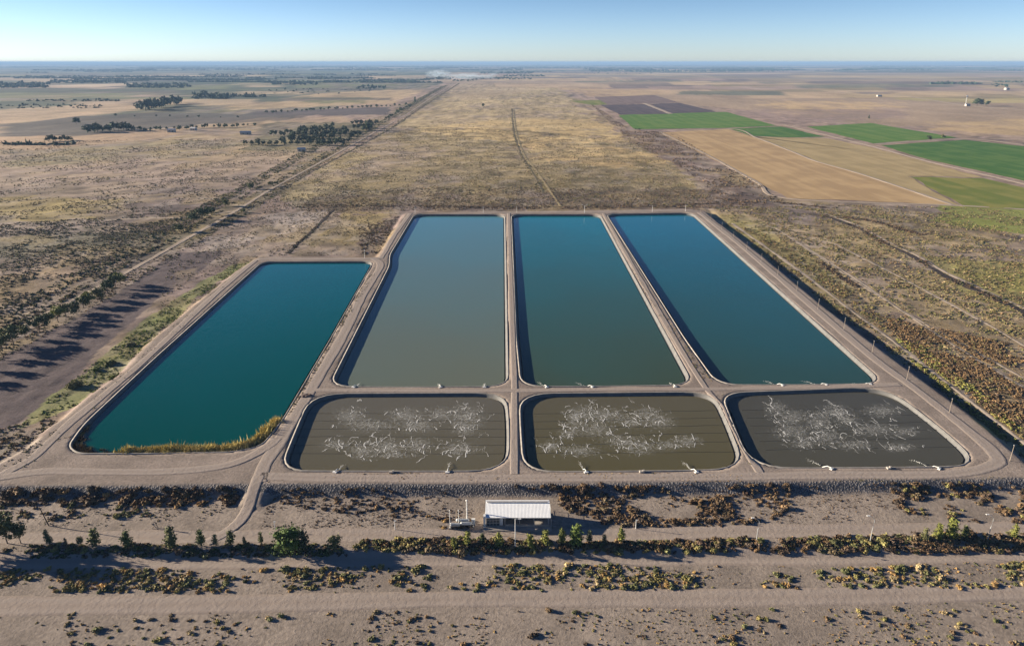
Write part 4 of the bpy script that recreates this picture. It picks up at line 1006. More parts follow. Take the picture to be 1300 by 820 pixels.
def row_px(a, b, n, h, label, group, jit=.5, col=G_DK):
    global nf
    for i in range(n):
        t = (i + random.uniform(-.3, .3)) / n; p = P(a[0] + (b[0] - a[0]) * t, a[1] + (b[1] - a[1]) * t + random.uniform(-jit, jit), LOW)
        far_tree(p[0], p[1], h * random.uniform(.6, 1.3), label, group, col); nf += 1
row_px((340, 144), (520, 134), 30, 7, 'small dark tree in the dotted row left of the far road', 'dotted row left of the far road', .3)
row_px((150, 148), (320, 150), 8, 5, 'tiny tree on the edge of the dark field at far left', 'trees on the far dark field edge', .6)
row_px((112, 168), (170, 165), 14, 13, 'dark tree around the farmhouses at far left', 'trees around the far left farmhouses', 1.2, (.035, .055, .03))
row_px((170, 167), (330, 160), 22, 7, 'small tree along the lane right of the farmhouses', 'trees along the farmhouse lane', 1)
row_px((62, 180), (95, 178), 7, 9, 'tree in the short row below the far left pale field', 'short tree row at far left', .6)
row_px((178, 141), (232, 131), 22, 22, 'tall tree in the ragged clump left of the centre distance', 'ragged tall tree clump at left distance', 1.5, (.04, .06, .035))
row_px((490, 152), (525, 133), 12, 8, 'dark tree on the left verge of the far road', 'trees on the left verge of the far road', .8)
# woods and shelter belts beyond counting
BELTS = [(random.uniform(-20, 560), random.uniform(25, 130), 82.5 + 24 * random.random() ** 1.3) for _ in range(80)] + [(random.uniform(500, 1300), random.uniform(20, 120), random.uniform(82.2, 90.5)) for _ in range(60)]
pp = []; ss = []
for x0, x1, y0, y1, n, s in ((248, 290, 120, 126, 90, 16), (285, 335, 121, 124, 50, 12), (390, 412, 98, 101, 60, 16), (345, 400, 104, 108, 90, 16), (452, 490, 109, 113, 40, 13), (160, 240, 107, 112, 150, 18), (0, 60, 106, 112, 130, 18), (60, 160, 104, 106, 120, 18),
    (610, 675, 92.5, 94, 120, 22), (640, 690, 96, 97.5, 80, 16), (575, 605, 102, 103.5, 40, 12), (600, 675, 100, 101.3, 70, 12), (660, 700, 91.5, 92, 60, 18), (750, 1000, 90.3, 91.5, 260, 22), (1180, 1245, 105.5, 107.5, 90, 16), (1262, 1300, 104, 105, 40, 12),
    (1258, 1280, 107, 111, 26, 12), *[(bx, bx + bw, by, by + .35, int(bw * 1.4), 26 if by < 90 else 15) for bx, bw, by in BELTS], (0, 130, 133, 138, 60, 7), (30, 150, 127, 129, 60, 8), (740, 830, 93, 94, 30, 12),
    (0, 100, 183, 184.5, 40, 7), (330, 470, 113, 120, 40, 9), (804, 812, 164, 165, 4, 4)):
    px = rng.uniform(x0, x1, n); py = rng.uniform(y0, y1, n)
    for a, b in zip(px, py): p = P(a, b, LOW); pp.append((p[0], p[1], LOW - .1)); ss.append(s * random.uniform(.5, 1.0))
cc = np.tile(np.array([(.035, .055, .03)]), (len(pp), 1)) * rng.uniform(.7, 1.5, (len(pp), 1))
stuff(link('distant_woods', scatter_mesh('distant_woods', np.array(pp), np.array(ss), cc, BT_F, 1.0)), 'far-off dark woods and shelter belts strung along the horizon', 'woods')

# ================================================================== shed
WH = mat('white_sheet', (.86, .88, .89), .6, .4, 0, .05, .6); WALL = mat('cream_render', (.62, .56, .48), .85, .2, 0, .1, 1)
CONC = mat('concrete', (.36, .33, .30), .9, .2, 0, .15, .8, .01, 6); STEEL = mat('galvanised_steel', (.45, .47, .48), .5, .5, .4, .1, 2)
GLASS = mat('window_glass', (.05, .07, .09), .08, .6); DARKM = mat('dark_machinery', (.05, .07, .10), .6, .4, 0, .3, 2); PALEP = mat('pale_paint', (.7, .7, .68), .6, .4, 0, .08, 2)
WOOD = mat('weathered_pole', (.27, .23, .19), .9, .1, 0, .15, 3); BLK = mat('black_hose', (.04, .036, .03), .6, .3); LAMPG = mat('lamp_lens', (.75, .75, .7), .3, .5)
fx0, fy0, _ = P(617, 668.5, LOW); fx1, _, _ = P(697, 668.5, LOW)
Wd = fx1 - fx0; cxs = (fx0 + fx1) / 2; FH = 3.1
# back edge of the roof: solve ridge
Dp = 5.0
e = empty('shed', (cxs, fy0, LOW + .0)); tag(e, 'white-roofed open-fronted shed on a concrete slab below the ponds', 'shed')
MB().box((0, Dp / 2 - .6, .08), (Wd + 1.2, Dp + 2.4, .26)).build('slab', CONC, e)
rf = MB(); n = 46; hf, hb_ = FH, FH + .7; y0r, y1r = -.5, Dp + .5
xsR = []; 
for i in range(n + 1):
    x = -Wd / 2 - .2 + (Wd + .4) * i / n
    xsR.append((x, .0)); xsR.append((x + .09, .0)); xsR.append((x + .12, .012)); xsR.append((x + .2, .012)) if i < n else None
xsR = [q for q in xsR if q]
vs = [(x, y0r, hf + dz) for x, dz in xsR] + [(x, y1r, hb_ + dz) for x, dz in xsR] + [(x, y0r, hf + dz - .06) for x, dz in xsR] + [(x, y1r, hb_ + dz - .06) for x, dz in xsR]
m_ = len(xsR); fs = []
for i in range(m_ - 1): fs += [(i, i + 1, m_ + i + 1, m_ + i), (2 * m_ + i, 3 * m_ + i, 3 * m_ + i + 1, 2 * m_ + i + 1), (i, 2 * m_ + i, 2 * m_ + i + 1, i + 1), (m_ + i, m_ + i + 1, 3 * m_ + i + 1, 3 * m_ + i)]
fs += [(0, m_, 3 * m_, 2 * m_), (m_ - 1, 3 * m_ - 1, 4 * m_ - 1, 2 * m_ - 1)]
roof = rf.add(vs, fs).build('roof', WH, e)
MB().box((0, y1r + .03, hb_ + .06), (Wd + .5, .3, .1)).build('ridge_cap', WH, roof); MB().box((0, y0r - .08, hf - .02), (Wd + .5, .12, .14)).build('gutter', STEEL, roof)
wl = MB(); wl.box((0, Dp - .1, .2 + 1.9), (Wd - .3, .2, 3.8)).box((-Wd / 2 + .1, Dp / 2, 1.65), (.2, Dp - .45, 2.9)).box((Wd / 2 - .1, Dp * .75, 1.7), (.2, Dp * .45, 3.0)); wl.build('wall', WALL, e)
MB().box((-Wd / 2 - .35, .1, 1.75), (.55, .9, 3.3)).build('end_pier', PALEP, e)
wx0 = -Wd / 2 + .2; ww = 3.2
fr = MB()
for i in range(5): fr.box((wx0 + ww * i / 4, .1, 1.6), (.09, .1, 2.7))
for z in (.27, 1.1, 2.0, 2.92): fr.box((wx0 + ww / 2, .1, z), (ww, .12, .09))
wdw = fr.build('window', STEEL, e)
MB().box((wx0 + ww / 2, .12, 1.6), (ww - .05, .03, 2.6)).build('pane', GLASS, wdw)
MB().box((wx0 + ww + .5, .35, 1.6), (.8, .12, 2.75)).build('door', PALEP, e)
for i in range(4):
    x = wx0 + ww + 1.4 + (Wd / 2 - .2 - (wx0 + ww + 1.4)) * i / 3
    MB().box((x, .0, 1.65), (.14, .14, 2.9)).build('post', STEEL, e)
rl_ = MB(); x0_, x1_ = wx0 + ww + 1.4, Wd / 2
rl_.box(((x0_ + x1_) / 2, -.25, .5), (x1_ - x0_, .08, .6)); rl_.box(((x0_ + x1_) / 2, -.25, 1.0), (x1_ - x0_, .06, .06)); rl_.build('low_wall', CONC, e)
for i, (bx, sz) in enumerate(((-1.0, 1.0), (1.6, 1.25), (4.2, 1.1))):
    pe = empty('blower', (cxs + bx, fy0 + 3.4, LOW + .21)); tag(pe, ('dark blower nearest the shed door', 'dark blower in the middle of the shed', 'dark blower nearest the open end of the shed')[i], 'blower', 'blowers standing inside the shed')
    MB().box((0, 0, .25), (1.6 * sz, .9, .5)).build('base', DARKM, pe); MB().tube([(-.5, 0, .9), (.5, 0, .9)], [.45, .45], 14).build('motor', mat('blower_paint', (.06, .11, .2), .5, .5), pe)
    MB().tube([(.6, 0, .9), (.6, 0, 2.0), (.6, 1.5, 2.2)], [.13, .13, .13], 8).build('pipe', STEEL, pe)
# mesh fence at the open end
e = empty('fence', (cxs + Wd / 2 + .6, fy0, LOW)); tag(e, 'short open steel frame fence at the right end of the shed', 'fence')
pn = MB()
for y in (0, 2.2, 4.4, 6.6): MB().tube([(0, y, 0), (0, y, 2.1)], .05, 6).build('post', STEEL, e)
for z in (.3, 1.1, 2.0): pn.tube([(0, 0, z), (0, 6.6, z)], .03, 6)
for i in range(33): pn.tube([(0, i * .2, .3), (0, i * .2, 2.0)], .012, 4)
pn.tube([(0, 0, 2.0), (1.1, -.3, 2.0)], .03, 6).tube([(0, 0, .4), (1.1, -.3, .4)], .03, 6); pn.build('panel', STEEL, e)
# masts and pipework left of the shed
for i, (x, y, hp, rr, lab) in enumerate(((571.5, 671, 23, .09, 'thin pale mast standing leftmost beside the pipework'), (582.5, 667, 19, .09, 'shorter pale mast in the middle beside the pipework'), (593, 663, 28, .17, 'thick tall white mast nearest the shed'))):
    e = empty('mast', G(x, y)); tag(e, lab, 'mast', 'masts beside the pipework'); h = hp / k_
    MB().box((0, 0, .15), (.7, .7, .4)).build('footing', CONC, e); MB().tube([(0, 0, .3), (0, 0, h * .6), (0, 0, h)], [rr, rr * .9, rr * .7], 8).build('pole', PALEP, e)
    MB().tube([(0, 0, h), (0, 0, h + .25)], [rr * 1.7, rr * .5], 8).build('cap', PALEP, e)
e = empty('pipework', G(586, 671)); tag(e, 'white horizontal tanks and pipes on legs left of the shed', 'pipework')
for dx, dy, L_ in ((-1.6, .2, 2.2), (1.1, .6, 2.4), (.2, 1.9, 3.0)):
    MB().tube([(dx - L_ / 2 - .2, dy, 1.1), (dx - L_ / 2, dy, 1.1), (dx + L_ / 2, dy, 1.1), (dx + L_ / 2 + .2, dy, 1.1)], [.25, .45, .45, .25], 14).build('tank', STEEL, e)
for dx in (-2.6, -1, .4, 2.0): 
    MB().box((dx, .4, .45), (.1, 1.4, .9)).build('leg', DARKM, e)
MB().tube([(-3.4, -.2, .5), (-3.4, -.2, 1.5), (3.0, -.2, 1.5), (3.0, -.2, .3)], .09, 8).tube([(3.0, .6, 1.1), (3.4, .6, 1.1), (3.4, .6, 2.0)], .1, 8).build('pipe', STEEL, e)
MB().box((2.9, 1.6, .9), (.9, .6, 1.8)).build('cabinet', PALEP, e)

# ================================================================== lamps, poles
def lamp(x, y, hpx, label, armdir=-1, grp='street lamps along the hedge strip'):
    e = empty('street_lamp', G(x, y)); tag(e, label, 'street lamp', grp); h = hpx / k_
    MB().tube([(0, 0, 0), (.02, 0, h * .5), (.15, 0, h * .78)], [.11, .085, .07], 8).build('pole', STEEL, e)
    a = MB().tube([(.15, 0, h * .78), (.05, 0, h * .86), (-.55 * -armdir * 1.0, 0, h * .95), (1.35 * armdir, 0, h)], [.06, .05, .045, .04], 8).build('arm', STEEL, e)
    hd = MB(); hd.box((1.6 * armdir, 0, h), (.75, .3, .14)); hd.build('lamp_head', PALEP, e)
    MB().box((1.65 * armdir, 0, h - .09), (.5, .2, .05)).build('lens', LAMPG, e)
lamp(1104, 690, 33, 'bent-arm street lamp alone in the hedge strip below the bare yard')
lamp(1253, 688, 33, 'bent-arm street lamp near the right edge among the young trees')
lamp(960, 688, 29, 'bent-arm street lamp in the hedge strip below the end of the rock bank')
e = empty('street_lamp', G(654, 696)); tag(e, 'straight pale street lamp standing in front of the shed', 'street lamp', 'street lamps along the hedge strip'); h = 35 / k_
MB().tube([(0, 0, 0), (0, 0, h)], [.11, .07], 8).build('pole', PALEP, e); MB().tube([(0, 0, h - .1), (.9, 0, h - .05)], .04, 6).build('arm', PALEP, e); MB().box((1.1, 0, h - .05), (.6, .28, .14)).build('lamp_head', PALEP, e)
for x, y, hp, lab in ((807, 671, 11, 'short white post on the far side of the service road right of the shed'), (501.5, 672, 11, 'short white post on the bare ground left of the shed'), (349, 672, 10, 'short white post near the foot of the ramp track'), (1172, 686, 9, 'short white post beside the pale narrow tree')):
    e = empty('marker_post', G(x, y)); tag(e, lab, 'post'); h = hp / k_
    MB().tube([(0, 0, 0), (0, 0, h)], [.09, .07], 8).build('post', PALEP, e); MB().box((.15, 0, h), (.5, .2, .12)).build('cap', PALEP, e)
UP = [(889, 271, 6), (902, 280, 6.5), (916, 292, 6.5), (930.5, 304, 7), (947.5, 318, 7.5), (966, 333, 8), (987, 350, 8.5), (1011, 370, 9.5), (1038, 393, 10.5), (1071, 418, 11.5), (1107, 448, 13), (1151, 482, 15), (1205, 524, 17), (1282, 585, 20)]
for i, (x, y, hp) in enumerate(UP):
    e = empty('utility_pole', G0(x, y)); tag(e, '%s weathered pole from the far end along the right-hand dike' % ORD[i], 'pole', 'poles along the right-hand dike')
    MB().tube([(0, 0, -.5), (.05, 0, 2.7), (.12, 0, 5.3)], [.11, .09, .07], 8).build('shaft', WOOD, e)
    MB().box((.12, 0, 5.2), (.35, .12, .14)).build('cap', PALEP, e)
for x, y, z0, lab in ((527, 270.5, 0, 'thin pole at the far left corner of the ponds'), (613.5, 270.5, 0, 'thin pole on the far dike behind the first long pond'), (656, 270.5, 0, 'thin pole on the far dike at the head of the central dike'),
    (828, 269.5, 0, 'thin pole on the far dike behind the last long pond'), (870, 268.5, 0, 'thin pole near the far right corner of the ponds'), (463, 328, 0, 'thin pole at the far right corner of the teal pond')):
    e = empty('pole', G0(x, y)); tag(e, lab, 'pole'); MB().tube([(0, 0, -.3), (0, 0, 5.2)], [.12, .08], 6).build('shaft', PALEP, e); MB().box((0, 0, 5.1), (.5, .12, .12)).build('crossarm', PALEP, e)
e = empty('floodlight_pole', G0(742, 270.5)); tag(e, 'pale pole with spread lamp arms on the far dike behind the second long pond', 'floodlight')
MB().tube([(0, 0, -.3), (0, 0, 6)], [.14, .1], 8).build('pole', PALEP, e)
for s in (-1, 1): a = MB().tube([(0, 0, 5.6), (s * 1.6, 0, 6.4)], .06, 6).build('arm', PALEP, e); MB().box((s * 1.9, 0, 6.5), (.8, .4, .2)).build('lamp_head', PALEP, a)
e = empty('utility_pole', G(62, 667)); tag(e, 'dark leaning pole on the bare ground at left casting a long thin shadow', 'pole'); e.rotation_euler = (0, -.22, 0)
MB().tube([(0, 0, -.3), (0, 0, 5.6)], [.15, .1], 8).build('shaft', mat('dark_pole', (.08, .06, .05), .9, .1), e); MB().box((0, 0, 5.3), (.9, .1, .1)).build('crossarm', BARK, e)
e = empty('timber_pile', G(197, 671)); tag(e, 'pale broken timbers propped together on the bare ground at left', 'timber')
for a in ((-.8, 0, .9, .2, 2.0), (.6, .3, .2, 0, 2.3), (1.0, -.3, -.9, .4, 1.2)): MB().tube([(a[0], a[1], 0), (a[2], a[3], a[4])], .1, 6).build('timber', WOOD, e)

# ================================================================== aeration hoses, outlets, foam
HOSE = {
 'E': [((388, 524.8), (642, 524.8)), ((383, 534), (643, 534.3)), ((378, 544.4), (643, 544.6)), ((373, 554), (643, 554.5)), ((370, 564.7), (643, 565)), ((367, 575.6), (642, 575.8))],
 'F': [((668, 525.5), (918, 520.8)), ((669, 535.5), (924, 530)), ((670, 544.5), (929, 539.5)), ((671, 555), (935, 549)), ((673, 566), (939, 560)), ((675, 575.5), (942, 573.5))],
 'G': [((942, 520.8), (1160, 517.5)), ((948, 530.5), (1175, 526.3)), ((953, 540.5), (1190, 535.5)), ((958, 550), (1205, 545)), ((964, 560), (1219, 556)), ((972, 571), (1232, 567))],
}
PN = {'E': 'left', 'F': 'middle', 'G': 'right'}
FOAM = mat('foam', (.66, .66, .63), .8, .2)
fm = bpy.data.materials.new('froth'); fm.use_nodes = True; nt2 = fm.node_tree; b = nt2.nodes['Principled BSDF']; b.inputs['Base Color'].default_value = (.5, .5, .47, 1); b.inputs['Roughness'].default_value = .8
g_ = nt2.nodes.new('ShaderNodeNewGeometry'); n_ = nt2.nodes.new('ShaderNodeTexNoise'); n_.inputs['Scale'].default_value = 1.3; n_.inputs['Detail'].default_value = 8; n_.inputs['Roughness'].default_value = .72; n_.inputs['Distortion'].default_value = 1.2
nt2.links.new(g_.outputs['Position'], n_.inputs['Vector']); r_ = nt2.nodes.new('ShaderNodeMapRange'); r_.inputs[1].default_value = .68; r_.inputs[2].default_value = .9; r_.inputs[4].default_value = .7; nt2.links.new(n_.outputs['Fac'], r_.inputs[0]); nt2.links.remove(r_.inputs[0].links[0])
a_ = nt2.nodes.new('ShaderNodeAttribute'); a_.attribute_name = 'Col'; mm_ = nt2.nodes.new('ShaderNodeMath'); mm_.operation = 'MULTIPLY_ADD'; nt2.links.new(a_.outputs['Fac'], mm_.inputs[0]); mm_.inputs[1].default_value = .26; nt2.links.new(n_.outputs['Fac'], mm_.inputs[2]); nt2.links.new(mm_.outputs[0], r_.inputs[0]); nt2.links.new(r_.outputs[0], b.inputs['Alpha'])
CL = { # foam clusters in photo pixels: x, y, rx, ry, number of streaks
 'E': [(445, 528, 20, 11, 9), (470, 540, 30, 8, 8), (515, 528, 26, 10, 9), (530, 540, 26, 9, 10), (560, 526, 20, 8, 7), (592, 530, 22, 16, 16), (590, 545, 14, 8, 8), (425, 565, 18, 6, 8), (460, 573, 18, 10, 10), (492, 568, 24, 10, 14), (530, 565, 18, 10, 8), (583, 570, 24, 9, 16), (500, 578, 24, 4, 6)],
 'F': [(740, 525, 22, 10, 14), (770, 527, 24, 10, 12), (728, 535, 10, 14, 8), (755, 545, 26, 10, 14), (820, 525, 18, 9, 8), (835, 535, 22, 10, 10), (720, 550, 12, 8, 8), (800, 535, 18, 8, 6), (700, 567, 14, 8, 7), (735, 572, 24, 8, 8), (810, 568, 24, 10, 16), (790, 560, 24, 8, 6), (850, 565, 18, 7, 6), (872, 560, 18, 8, 4)],
 'G': [(985, 518, 14, 8, 6), (1005, 530, 22, 10, 10), (1060, 522, 18, 9, 12), (1075, 532, 14, 9, 8), (1120, 522, 24, 8, 8), (1040, 535, 16, 12, 10), (1005, 548, 24, 10, 9), (1050, 555, 18, 10, 12), (1020, 562, 18, 8, 8), (1110, 545, 26, 8, 14), (1085, 565, 24, 7, 8), (1140, 568, 22, 6, 7), (1150, 548, 18, 6, 4)],
}
for k in 'EFG':
    zf = WLEVEL[k]
    for i, (a, b2) in enumerate(HOSE[k]):
        a = P(*a, zf); b2 = P(*b2, zf); path = []
        for j in range(41):
            t = j / 40; path.append((a[0] + (b2[0] - a[0]) * t, a[1] + (b2[1] - a[1]) * t + .25 * math.sin(j * .7 + i) * random.uniform(0, .6), zf - .02))
        tag(MB().tube(path, .08, 6).build('aeration_hose', BLK), '%s black hose counted from the far side of the %s foaming pond' % (ORD[i], PN[k]), 'hose', 'floating hoses of the %s foaming pond' % PN[k])
    mb = MB(); V = []; F_ = []; Cc = []; FMt = []
    def quad(p, q, w0, w1):
        d = np.array(q) - np.array(p); d /= np.linalg.norm(d) + 1e-9; nn = np.array((-d[1], d[0])); b = len(V)
        for s in (p + nn * w0, p - nn * w0, q - nn * w1, q + nn * w1): V.append((s[0], s[1], zf + .05 + random.uniform(0, .02))); Cc.append(1)
        F_.append((b, b + 1, b + 2, b + 3)); FMt.append(0)
    for (cx_, cy_, rx, ry, ns) in CL[k]:
        c0 = np.array(P(cx_, cy_, zf)[:2]); ex_ = np.array(P(cx_ + rx, cy_, zf)[:2]) - c0; ey_ = np.array(P(cx_, cy_ - ry, zf)[:2]) - c0
        for j in range(int(ns * 1.7)):   # streaks: winding lines of surfacing bubbles
            th = random.uniform(0, 6.28); rr = random.choice((1.2, 1.2, 1.9)) * math.sqrt(random.random()); p = c0 + ex_ * rr * math.cos(th) + ey_ * rr * math.sin(th)
            hd_ = random.choice((1.9, 2.1, 1.6, .6, 2.5, 1.2)) + random.uniform(-.4, .4) + (0 if k == 'E' else .4); wd = random.choice((.02, .03, .04, .06, .12, .16))
            for st in range(random.choice((3, 4, 5, 6, 8, 16))):
                q = p + np.array((math.cos(hd_) * .45, math.sin(hd_) * .85)) * random.uniform(.3, .8); w2 = min(.12, max(.012, wd * random.uniform(.5, 1.5)))
                if random.random() > .1: quad(p, q, wd, w2)
                if random.random() < .12: 
                    s_ = q + np.array((random.uniform(-1, 1), random.uniform(-1, 1))) * .9; quad(q, s_, w2 * .7, .03)
                p = q; wd = w2; hd_ += random.gauss(0, .5)
        # soft froth patch
        ex_ = ex_ * 1.15; b = len(V); nr = 5; na = 20
        V.append((c0[0], c0[1], zf + .035 + .0015 * CL[k].index((cx_, cy_, rx, ry, ns)))); Cc.append(1)
        for r1 in range(1, nr + 1):
            for a1 in range(na):
                t = r1 / nr * 1.7; q = c0 + ex_ * t * math.cos(a1 / na * 6.283) + ey_ * t * math.sin(a1 / na * 6.283) * 1.1
                V.append((q[0], q[1], zf + .035 + .0015 * CL[k].index((cx_, cy_, rx, ry, ns)))); Cc.append(max(0, 1 - (r1 / nr) ** 1.5))
        for a1 in range(na): F_.append((b, b + 1 + a1, b + 1 + (a1 + 1) % na, b + 1 + (a1 + 1) % na)); FMt.append(1)
        for r1 in range(nr - 1):
            for a1 in range(na):
                q = b + 1 + r1 * na; F_.append((q + a1, q + na + a1, q + na + (a1 + 1) % na, q + (a1 + 1) % na)); FMt.append(1)
    me = bpy.data.meshes.new('foam'); me.from_pydata(V, [], [tuple(dict.fromkeys(f)) for f in F_]); me.materials.append(FOAM); me.materials.append(fm)
    me.polygons.foreach_set('material_index', FMt); at = me.attributes.new('Col', 'FLOAT_COLOR', 'POINT'); cc4 = np.ones((len(V), 4), np.float32); cc4[:, :3] = np.array(Cc)[:, None]; at.data.foreach_set('color', cc4.ravel()); me.update()
    stuff(link('foam', me), 'white streaks of foam churned up on the %s foaming pond' % PN[k], 'foam')
    # small bubble fountains
def splash(name, pos, d, L_, label):
    """spray of foam drops thrown from pos along d"""
    V = []; F_ = []; iv, fi = ico_pts()
    for i in range(60):
        t = random.random() ** .7; r = .06 + .3 * t; c = np.array(pos) + np.array((d[0], d[1], 0)) * L_ * t + np.array((random.gauss(0, r), random.gauss(0, r), abs(random.gauss(0, .12)) + .1 + .9 * t * (1 - t)))
        s = random.uniform(.03, .13) * (1.2 - .7 * t); b = len(V); V += [tuple(q) for q in iv * s * np.array((1, 1, .7)) + c]; F_ += [tuple(f + b) for f in fi]
    me = bpy.data.meshes.new(name); me.from_pydata(V, [], F_); me.materials.append(FOAM); me.update(); stuff(link(name, me), label, 'spray')
OUTL = [ # px, py, pond, dir, length, place words
 (427, 597, 'E', (.3, 1), 2.2, 'left end of the near bank of the left foaming pond'), (568.5, 597, 'E', (0, 1), 3.2, 'right end of the near bank of the left foaming pond'),
 (743, 597, 'F', (-.25, 1), 4.2, 'left end of the near bank of the middle foaming pond'), (882, 597, 'F', (-.4, 1), 4.0, 'right end of the near bank of the middle foaming pond'),
 (1052, 593, 'G', (-.8, 1), 5.0, 'left end of the near bank of the right foaming pond'), (1188, 593, 'G', (-.8, .9), 5.0, 'right end of the near bank of the right foaming pond'),
 (450, 490, 'B', (.3, 1), 2.5, 'left end of the near bank of the grey green long pond'), (559, 490, 'B', (-.3, 1), 2.0, 'middle of the near bank of the grey green long pond'), (615, 490, 'B', (0, 1), 1.6, 'right end of the near bank of the grey green long pond'),
 (693, 490, 'C', (-.5, 1), 4.2, 'left end of the near bank of the middle long pond'), (750, 490, 'C', (-1.0, .9), 5.0, 'middle of the near bank of the middle long pond'), (856, 489.5, 'C', (-.2, 1), 2.4, 'right end of the near bank of the middle long pond'),
 (991, 488, 'D', (-.9, 1), 4.6, 'left end of the near bank of the right long pond'), (1046, 487.5, 'D', (-1.2, .8), 6.0, 'middle of the near bank of the right long pond'), (1102, 487, 'D', (-1.4, .5), 3.6, 'right end of the near bank of the right long pond')]
for x, y, pd, d, L_, words in OUTL:
    p0 = np.array(P(x, y, 0)); zf = WLEVEL[pd]; dn = np.array(d, float); dn /= np.linalg.norm(dn); ang = math.atan2(-dn[0], dn[1])
    e = empty('outlet_pipe', (p0[0], p0[1] - .3, .05), ang); tag(e, 'outlet pipe, ' + words, 'pipe', 'outlet pipes on the near banks')
    MB().box((0, -.7, .05), (1.2, .7, .3)).build('headwall', PALEP, e); MB().tube([(0, -.6, .3), (0, .6, .25), (0, 1.9, -.75)], .1, 8).build('pipe', PALEP, e)
    splash('spray', (p0[0] + dn[0] * 1.7, p0[1] + dn[1] * 1.7, zf), dn, L_, 'white spray, ' + words)
for x, y, s in ((497, 599.5, .8), (815, 599, .9), (1128, 594.5, .6)):
    e = tag(MB().box((G0(x, y)[0], G0(x, y)[1], .15), (1.6 * s, .9, .5), .1).box((G0(x, y)[0] + .5, G0(x, y)[1], .5), (.5, .5, .3)).build('manhole', CONC), 'small concrete manhole on the crest below the %s foaming pond' % {497: 'left', 815: 'middle', 1128: 'right'}[x], 'manhole')

# ================================================================== farm buildings far off, wind pump
def house(x, y, wd, dp, h, label, rot=.2):
    e = empty('farmhouse', (*P(x, y, LOW)[:2], LOW), rot); tag(e, label, 'house')
    wd *= .75; dp *= .75; MB().box((0, 0, h / 2), (wd, dp, h)).build('wall', mat('farm_wall', (.42, .38, .33), .8, .2), e)
    r = MB(); a, b_ = wd / 2 + .4, dp / 2 + .5
    r.add([(-a, -b_, h), (a, -b_, h), (a, b_, h), (-a, b_, h), (-a, 0, h + 2), (a, 0, h + 2)], [(0, 1, 5, 4), (2, 3, 4, 5), (1, 2, 5), (3, 0, 4), (3, 2, 1, 0)]); r.build('roof', mat('tin_roof', (.5, .5, .5), .5, .5), e)
    MB().box((wd * .2, -dp / 2 - .02, h * .45), (1.6, .08, h * .6)).build('door', BARK, e); MB().box((-wd * .2, -dp / 2 - .02, h * .6), (2, .08, 1.4)).build('window', GLASS, e)
house(218, 168, 16, 10, 4, 'pale farmhouse left of the three at far left'); house(246, 166, 12, 9, 4, 'pale farmhouse in the middle of the three at far left', -.2); house(312, 171, 22, 8, 3.5, 'low long farm building right of the three at far left')
house(383, 192.5, 13, 6, 3.2, 'small white building among the trees at the near edge of the orchard'); house(1116, 123, 22, 10, 4, 'small farmhouse out on the plain at far right'); house(1228, 135, 16, 8, 4, 'white farm building under the windmill')
house(1278, 114.5, 30, 14, 7, 'pale barn beside the wood at the right distance', .4)
e = empty('wind_pump', (*P(1225.5, 134, LOW)[:2], LOW)); tag(e, 'tall wind pump tower beside the big dark tree at far right', 'windmill'); h = 24
tw = MB()
for sx, sy in ((-1, -1), (1, -1), (1, 1), (-1, 1)): tw.tube([(sx * 1.1, sy * 1.1, 0), (sx * .3, sy * .3, h)], .11, 5)
for z in (5, 10, 15, 20):
    q = 1.1 - .8 * z / h
    for i in range(4):
        c = [(-q, -q), (q, -q), (q, q), (-q, q)]; tw.tube([(*c[i], z), (*c[(i + 1) % 4], z)], .07, 4)
tw.build('tower', STEEL, e); wb = MB()
for i in range(16):
    a = i / 16 * 6.283; ca, sa = math.cos(a), math.sin(a); t1 = np.array((-sa, 0, ca)); r1 = np.array((ca, 0, sa)); c = np.array((0, -1, h + .5))
    wb.add([c + r1 * .8 - t1 * .15, c + r1 * 3.2 - t1 * .5 + (0, .1, 0), c + r1 * 3.2 + t1 * .5 - (0, .1, 0), c + r1 * .8 + t1 * .15], [(0, 1, 2, 3)])
wb.tube([(0, -1.2, h + .5), (0, -.8, h + .5)], .7, 10); wb.build('wheel', PALEP, e)
MB().tube([(0, -1, h + .5), (0, 2.6, h + .5)], .12, 5).box((0, 3.4, h + .6), (.08, 1.9, 1.7)).build('tail_vane', PALEP, e)

# low far rise on the horizon
hl = MB(); n = 160; V = []; F_ = []
for i in range(n + 1):
    a = R(-52 + 104 * i / n); hh = -10 + 60 * float(fbm(np.array([a * 3]), np.array([0.]), 1, 4, 5)[0]) ** 1
    for rr_, hz_ in ((44000, -60), (52000, hh), (64000, -60)): V.append((math.sin(a) * rr_, math.cos(a) * rr_, hz_))
for i in range(n):
    for j in range(2): q = i * 3 + j; F_.append((q, q + 3, q + 4, q + 1))
me = bpy.data.meshes.new('hills'); me.from_pydata(V, [], F_); me.materials.append(mat('far_land', (.08, .085, .06), .95, .1)); struct(link('hills', me))

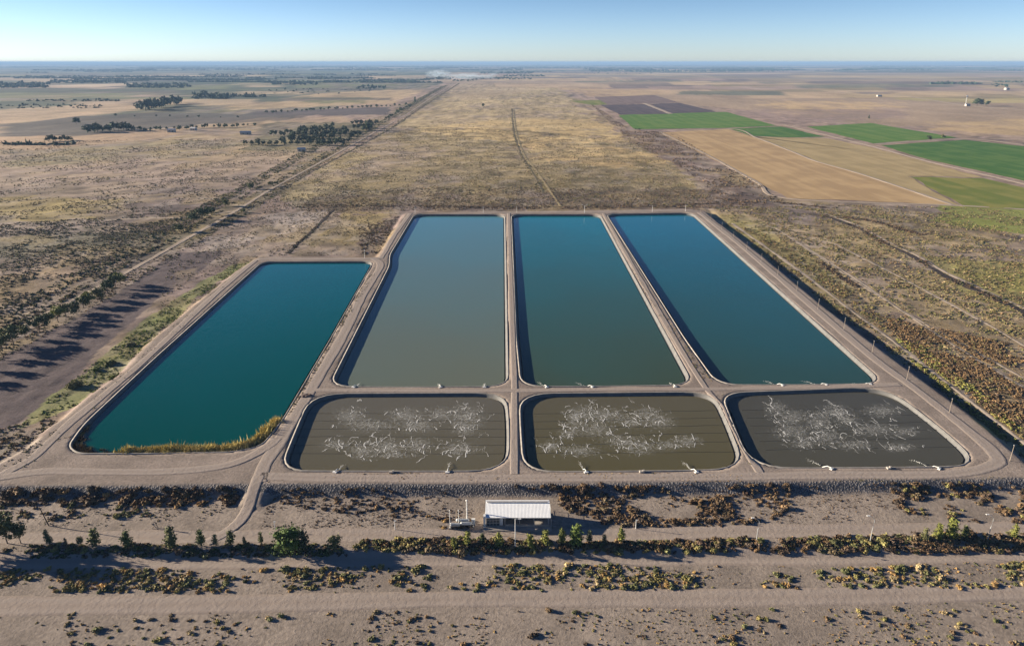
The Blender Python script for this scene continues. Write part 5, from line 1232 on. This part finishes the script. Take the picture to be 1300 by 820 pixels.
# smoke of stubble fires
sm_ = bpy.data.materials.new('smoke'); sm_.use_nodes = True; st = sm_.node_tree; st.nodes.remove(st.nodes['Principled BSDF'])
pv = st.nodes.new('ShaderNodeVolumePrincipled'); pv.inputs['Color'].default_value = (.75, .88, 1, 1)
tc = st.nodes.new('ShaderNodeTexCoord'); nz = st.nodes.new('ShaderNodeTexNoise'); nz.inputs['Scale'].default_value = 3.2; nz.inputs['Detail'].default_value = 3; st.links.new(tc.outputs['Object'], nz.inputs['Vector'])
ln = st.nodes.new('ShaderNodeVectorMath'); ln.operation = 'LENGTH'; st.links.new(tc.outputs['Object'], ln.inputs[0])
f1 = st.nodes.new('ShaderNodeMapRange'); f1.inputs[1].default_value = .35; f1.inputs[2].default_value = 1.0; f1.inputs[3].default_value = 1; f1.inputs[4].default_value = 0; st.links.new(ln.outputs['Value'], f1.inputs[0])
f2 = st.nodes.new('ShaderNodeMapRange'); f2.inputs[1].default_value = .42; f2.inputs[2].default_value = .7; f2.inputs[4].default_value = .017; st.links.new(nz.outputs['Fac'], f2.inputs[0])
mu = st.nodes.new('ShaderNodeMath'); mu.operation = 'MULTIPLY'; st.links.new(f1.outputs[0], mu.inputs[0]); st.links.new(f2.outputs[0], mu.inputs[1]); st.links.new(mu.outputs[0], pv.inputs['Density'])
st.links.new(pv.outputs[0], st.nodes['Material Output'].inputs['Volume'])
iv, fi = ico_pts()
for x, y, rx, ry, rz_, lean, lab in ((594, 100.5, 190, 150, 26, 0, 'white smoke lying low over the far woods at the centre'), (557, 98, 120, 150, 36, .0, 'fainter smoke rising left of the main smoke bank'), (624, 100, 60, 60, 30, -.4, 'slanting white smoke plume at the edge of the far wood')):
    me = bpy.data.meshes.new('smoke'); me.from_pydata([tuple(q * 1.15) for q in iv], [], [tuple(f) for f in fi]); me.materials.append(sm_)
    o = link('smoke', me); p = P(x, y, LOW); o.location = (p[0], p[1], LOW + rz_ * .62); o.scale = (rx, ry, rz_); o.rotation_euler = (0, lean, 0); stuff(o, lab, 'smoke')

for o in scene.objects:
    if o.get('label') and not 4 <= len(o['label'].replace('-', ' ').split()) <= 16: print('LABEL', o.name, len(o['label'].split()), o['label'])
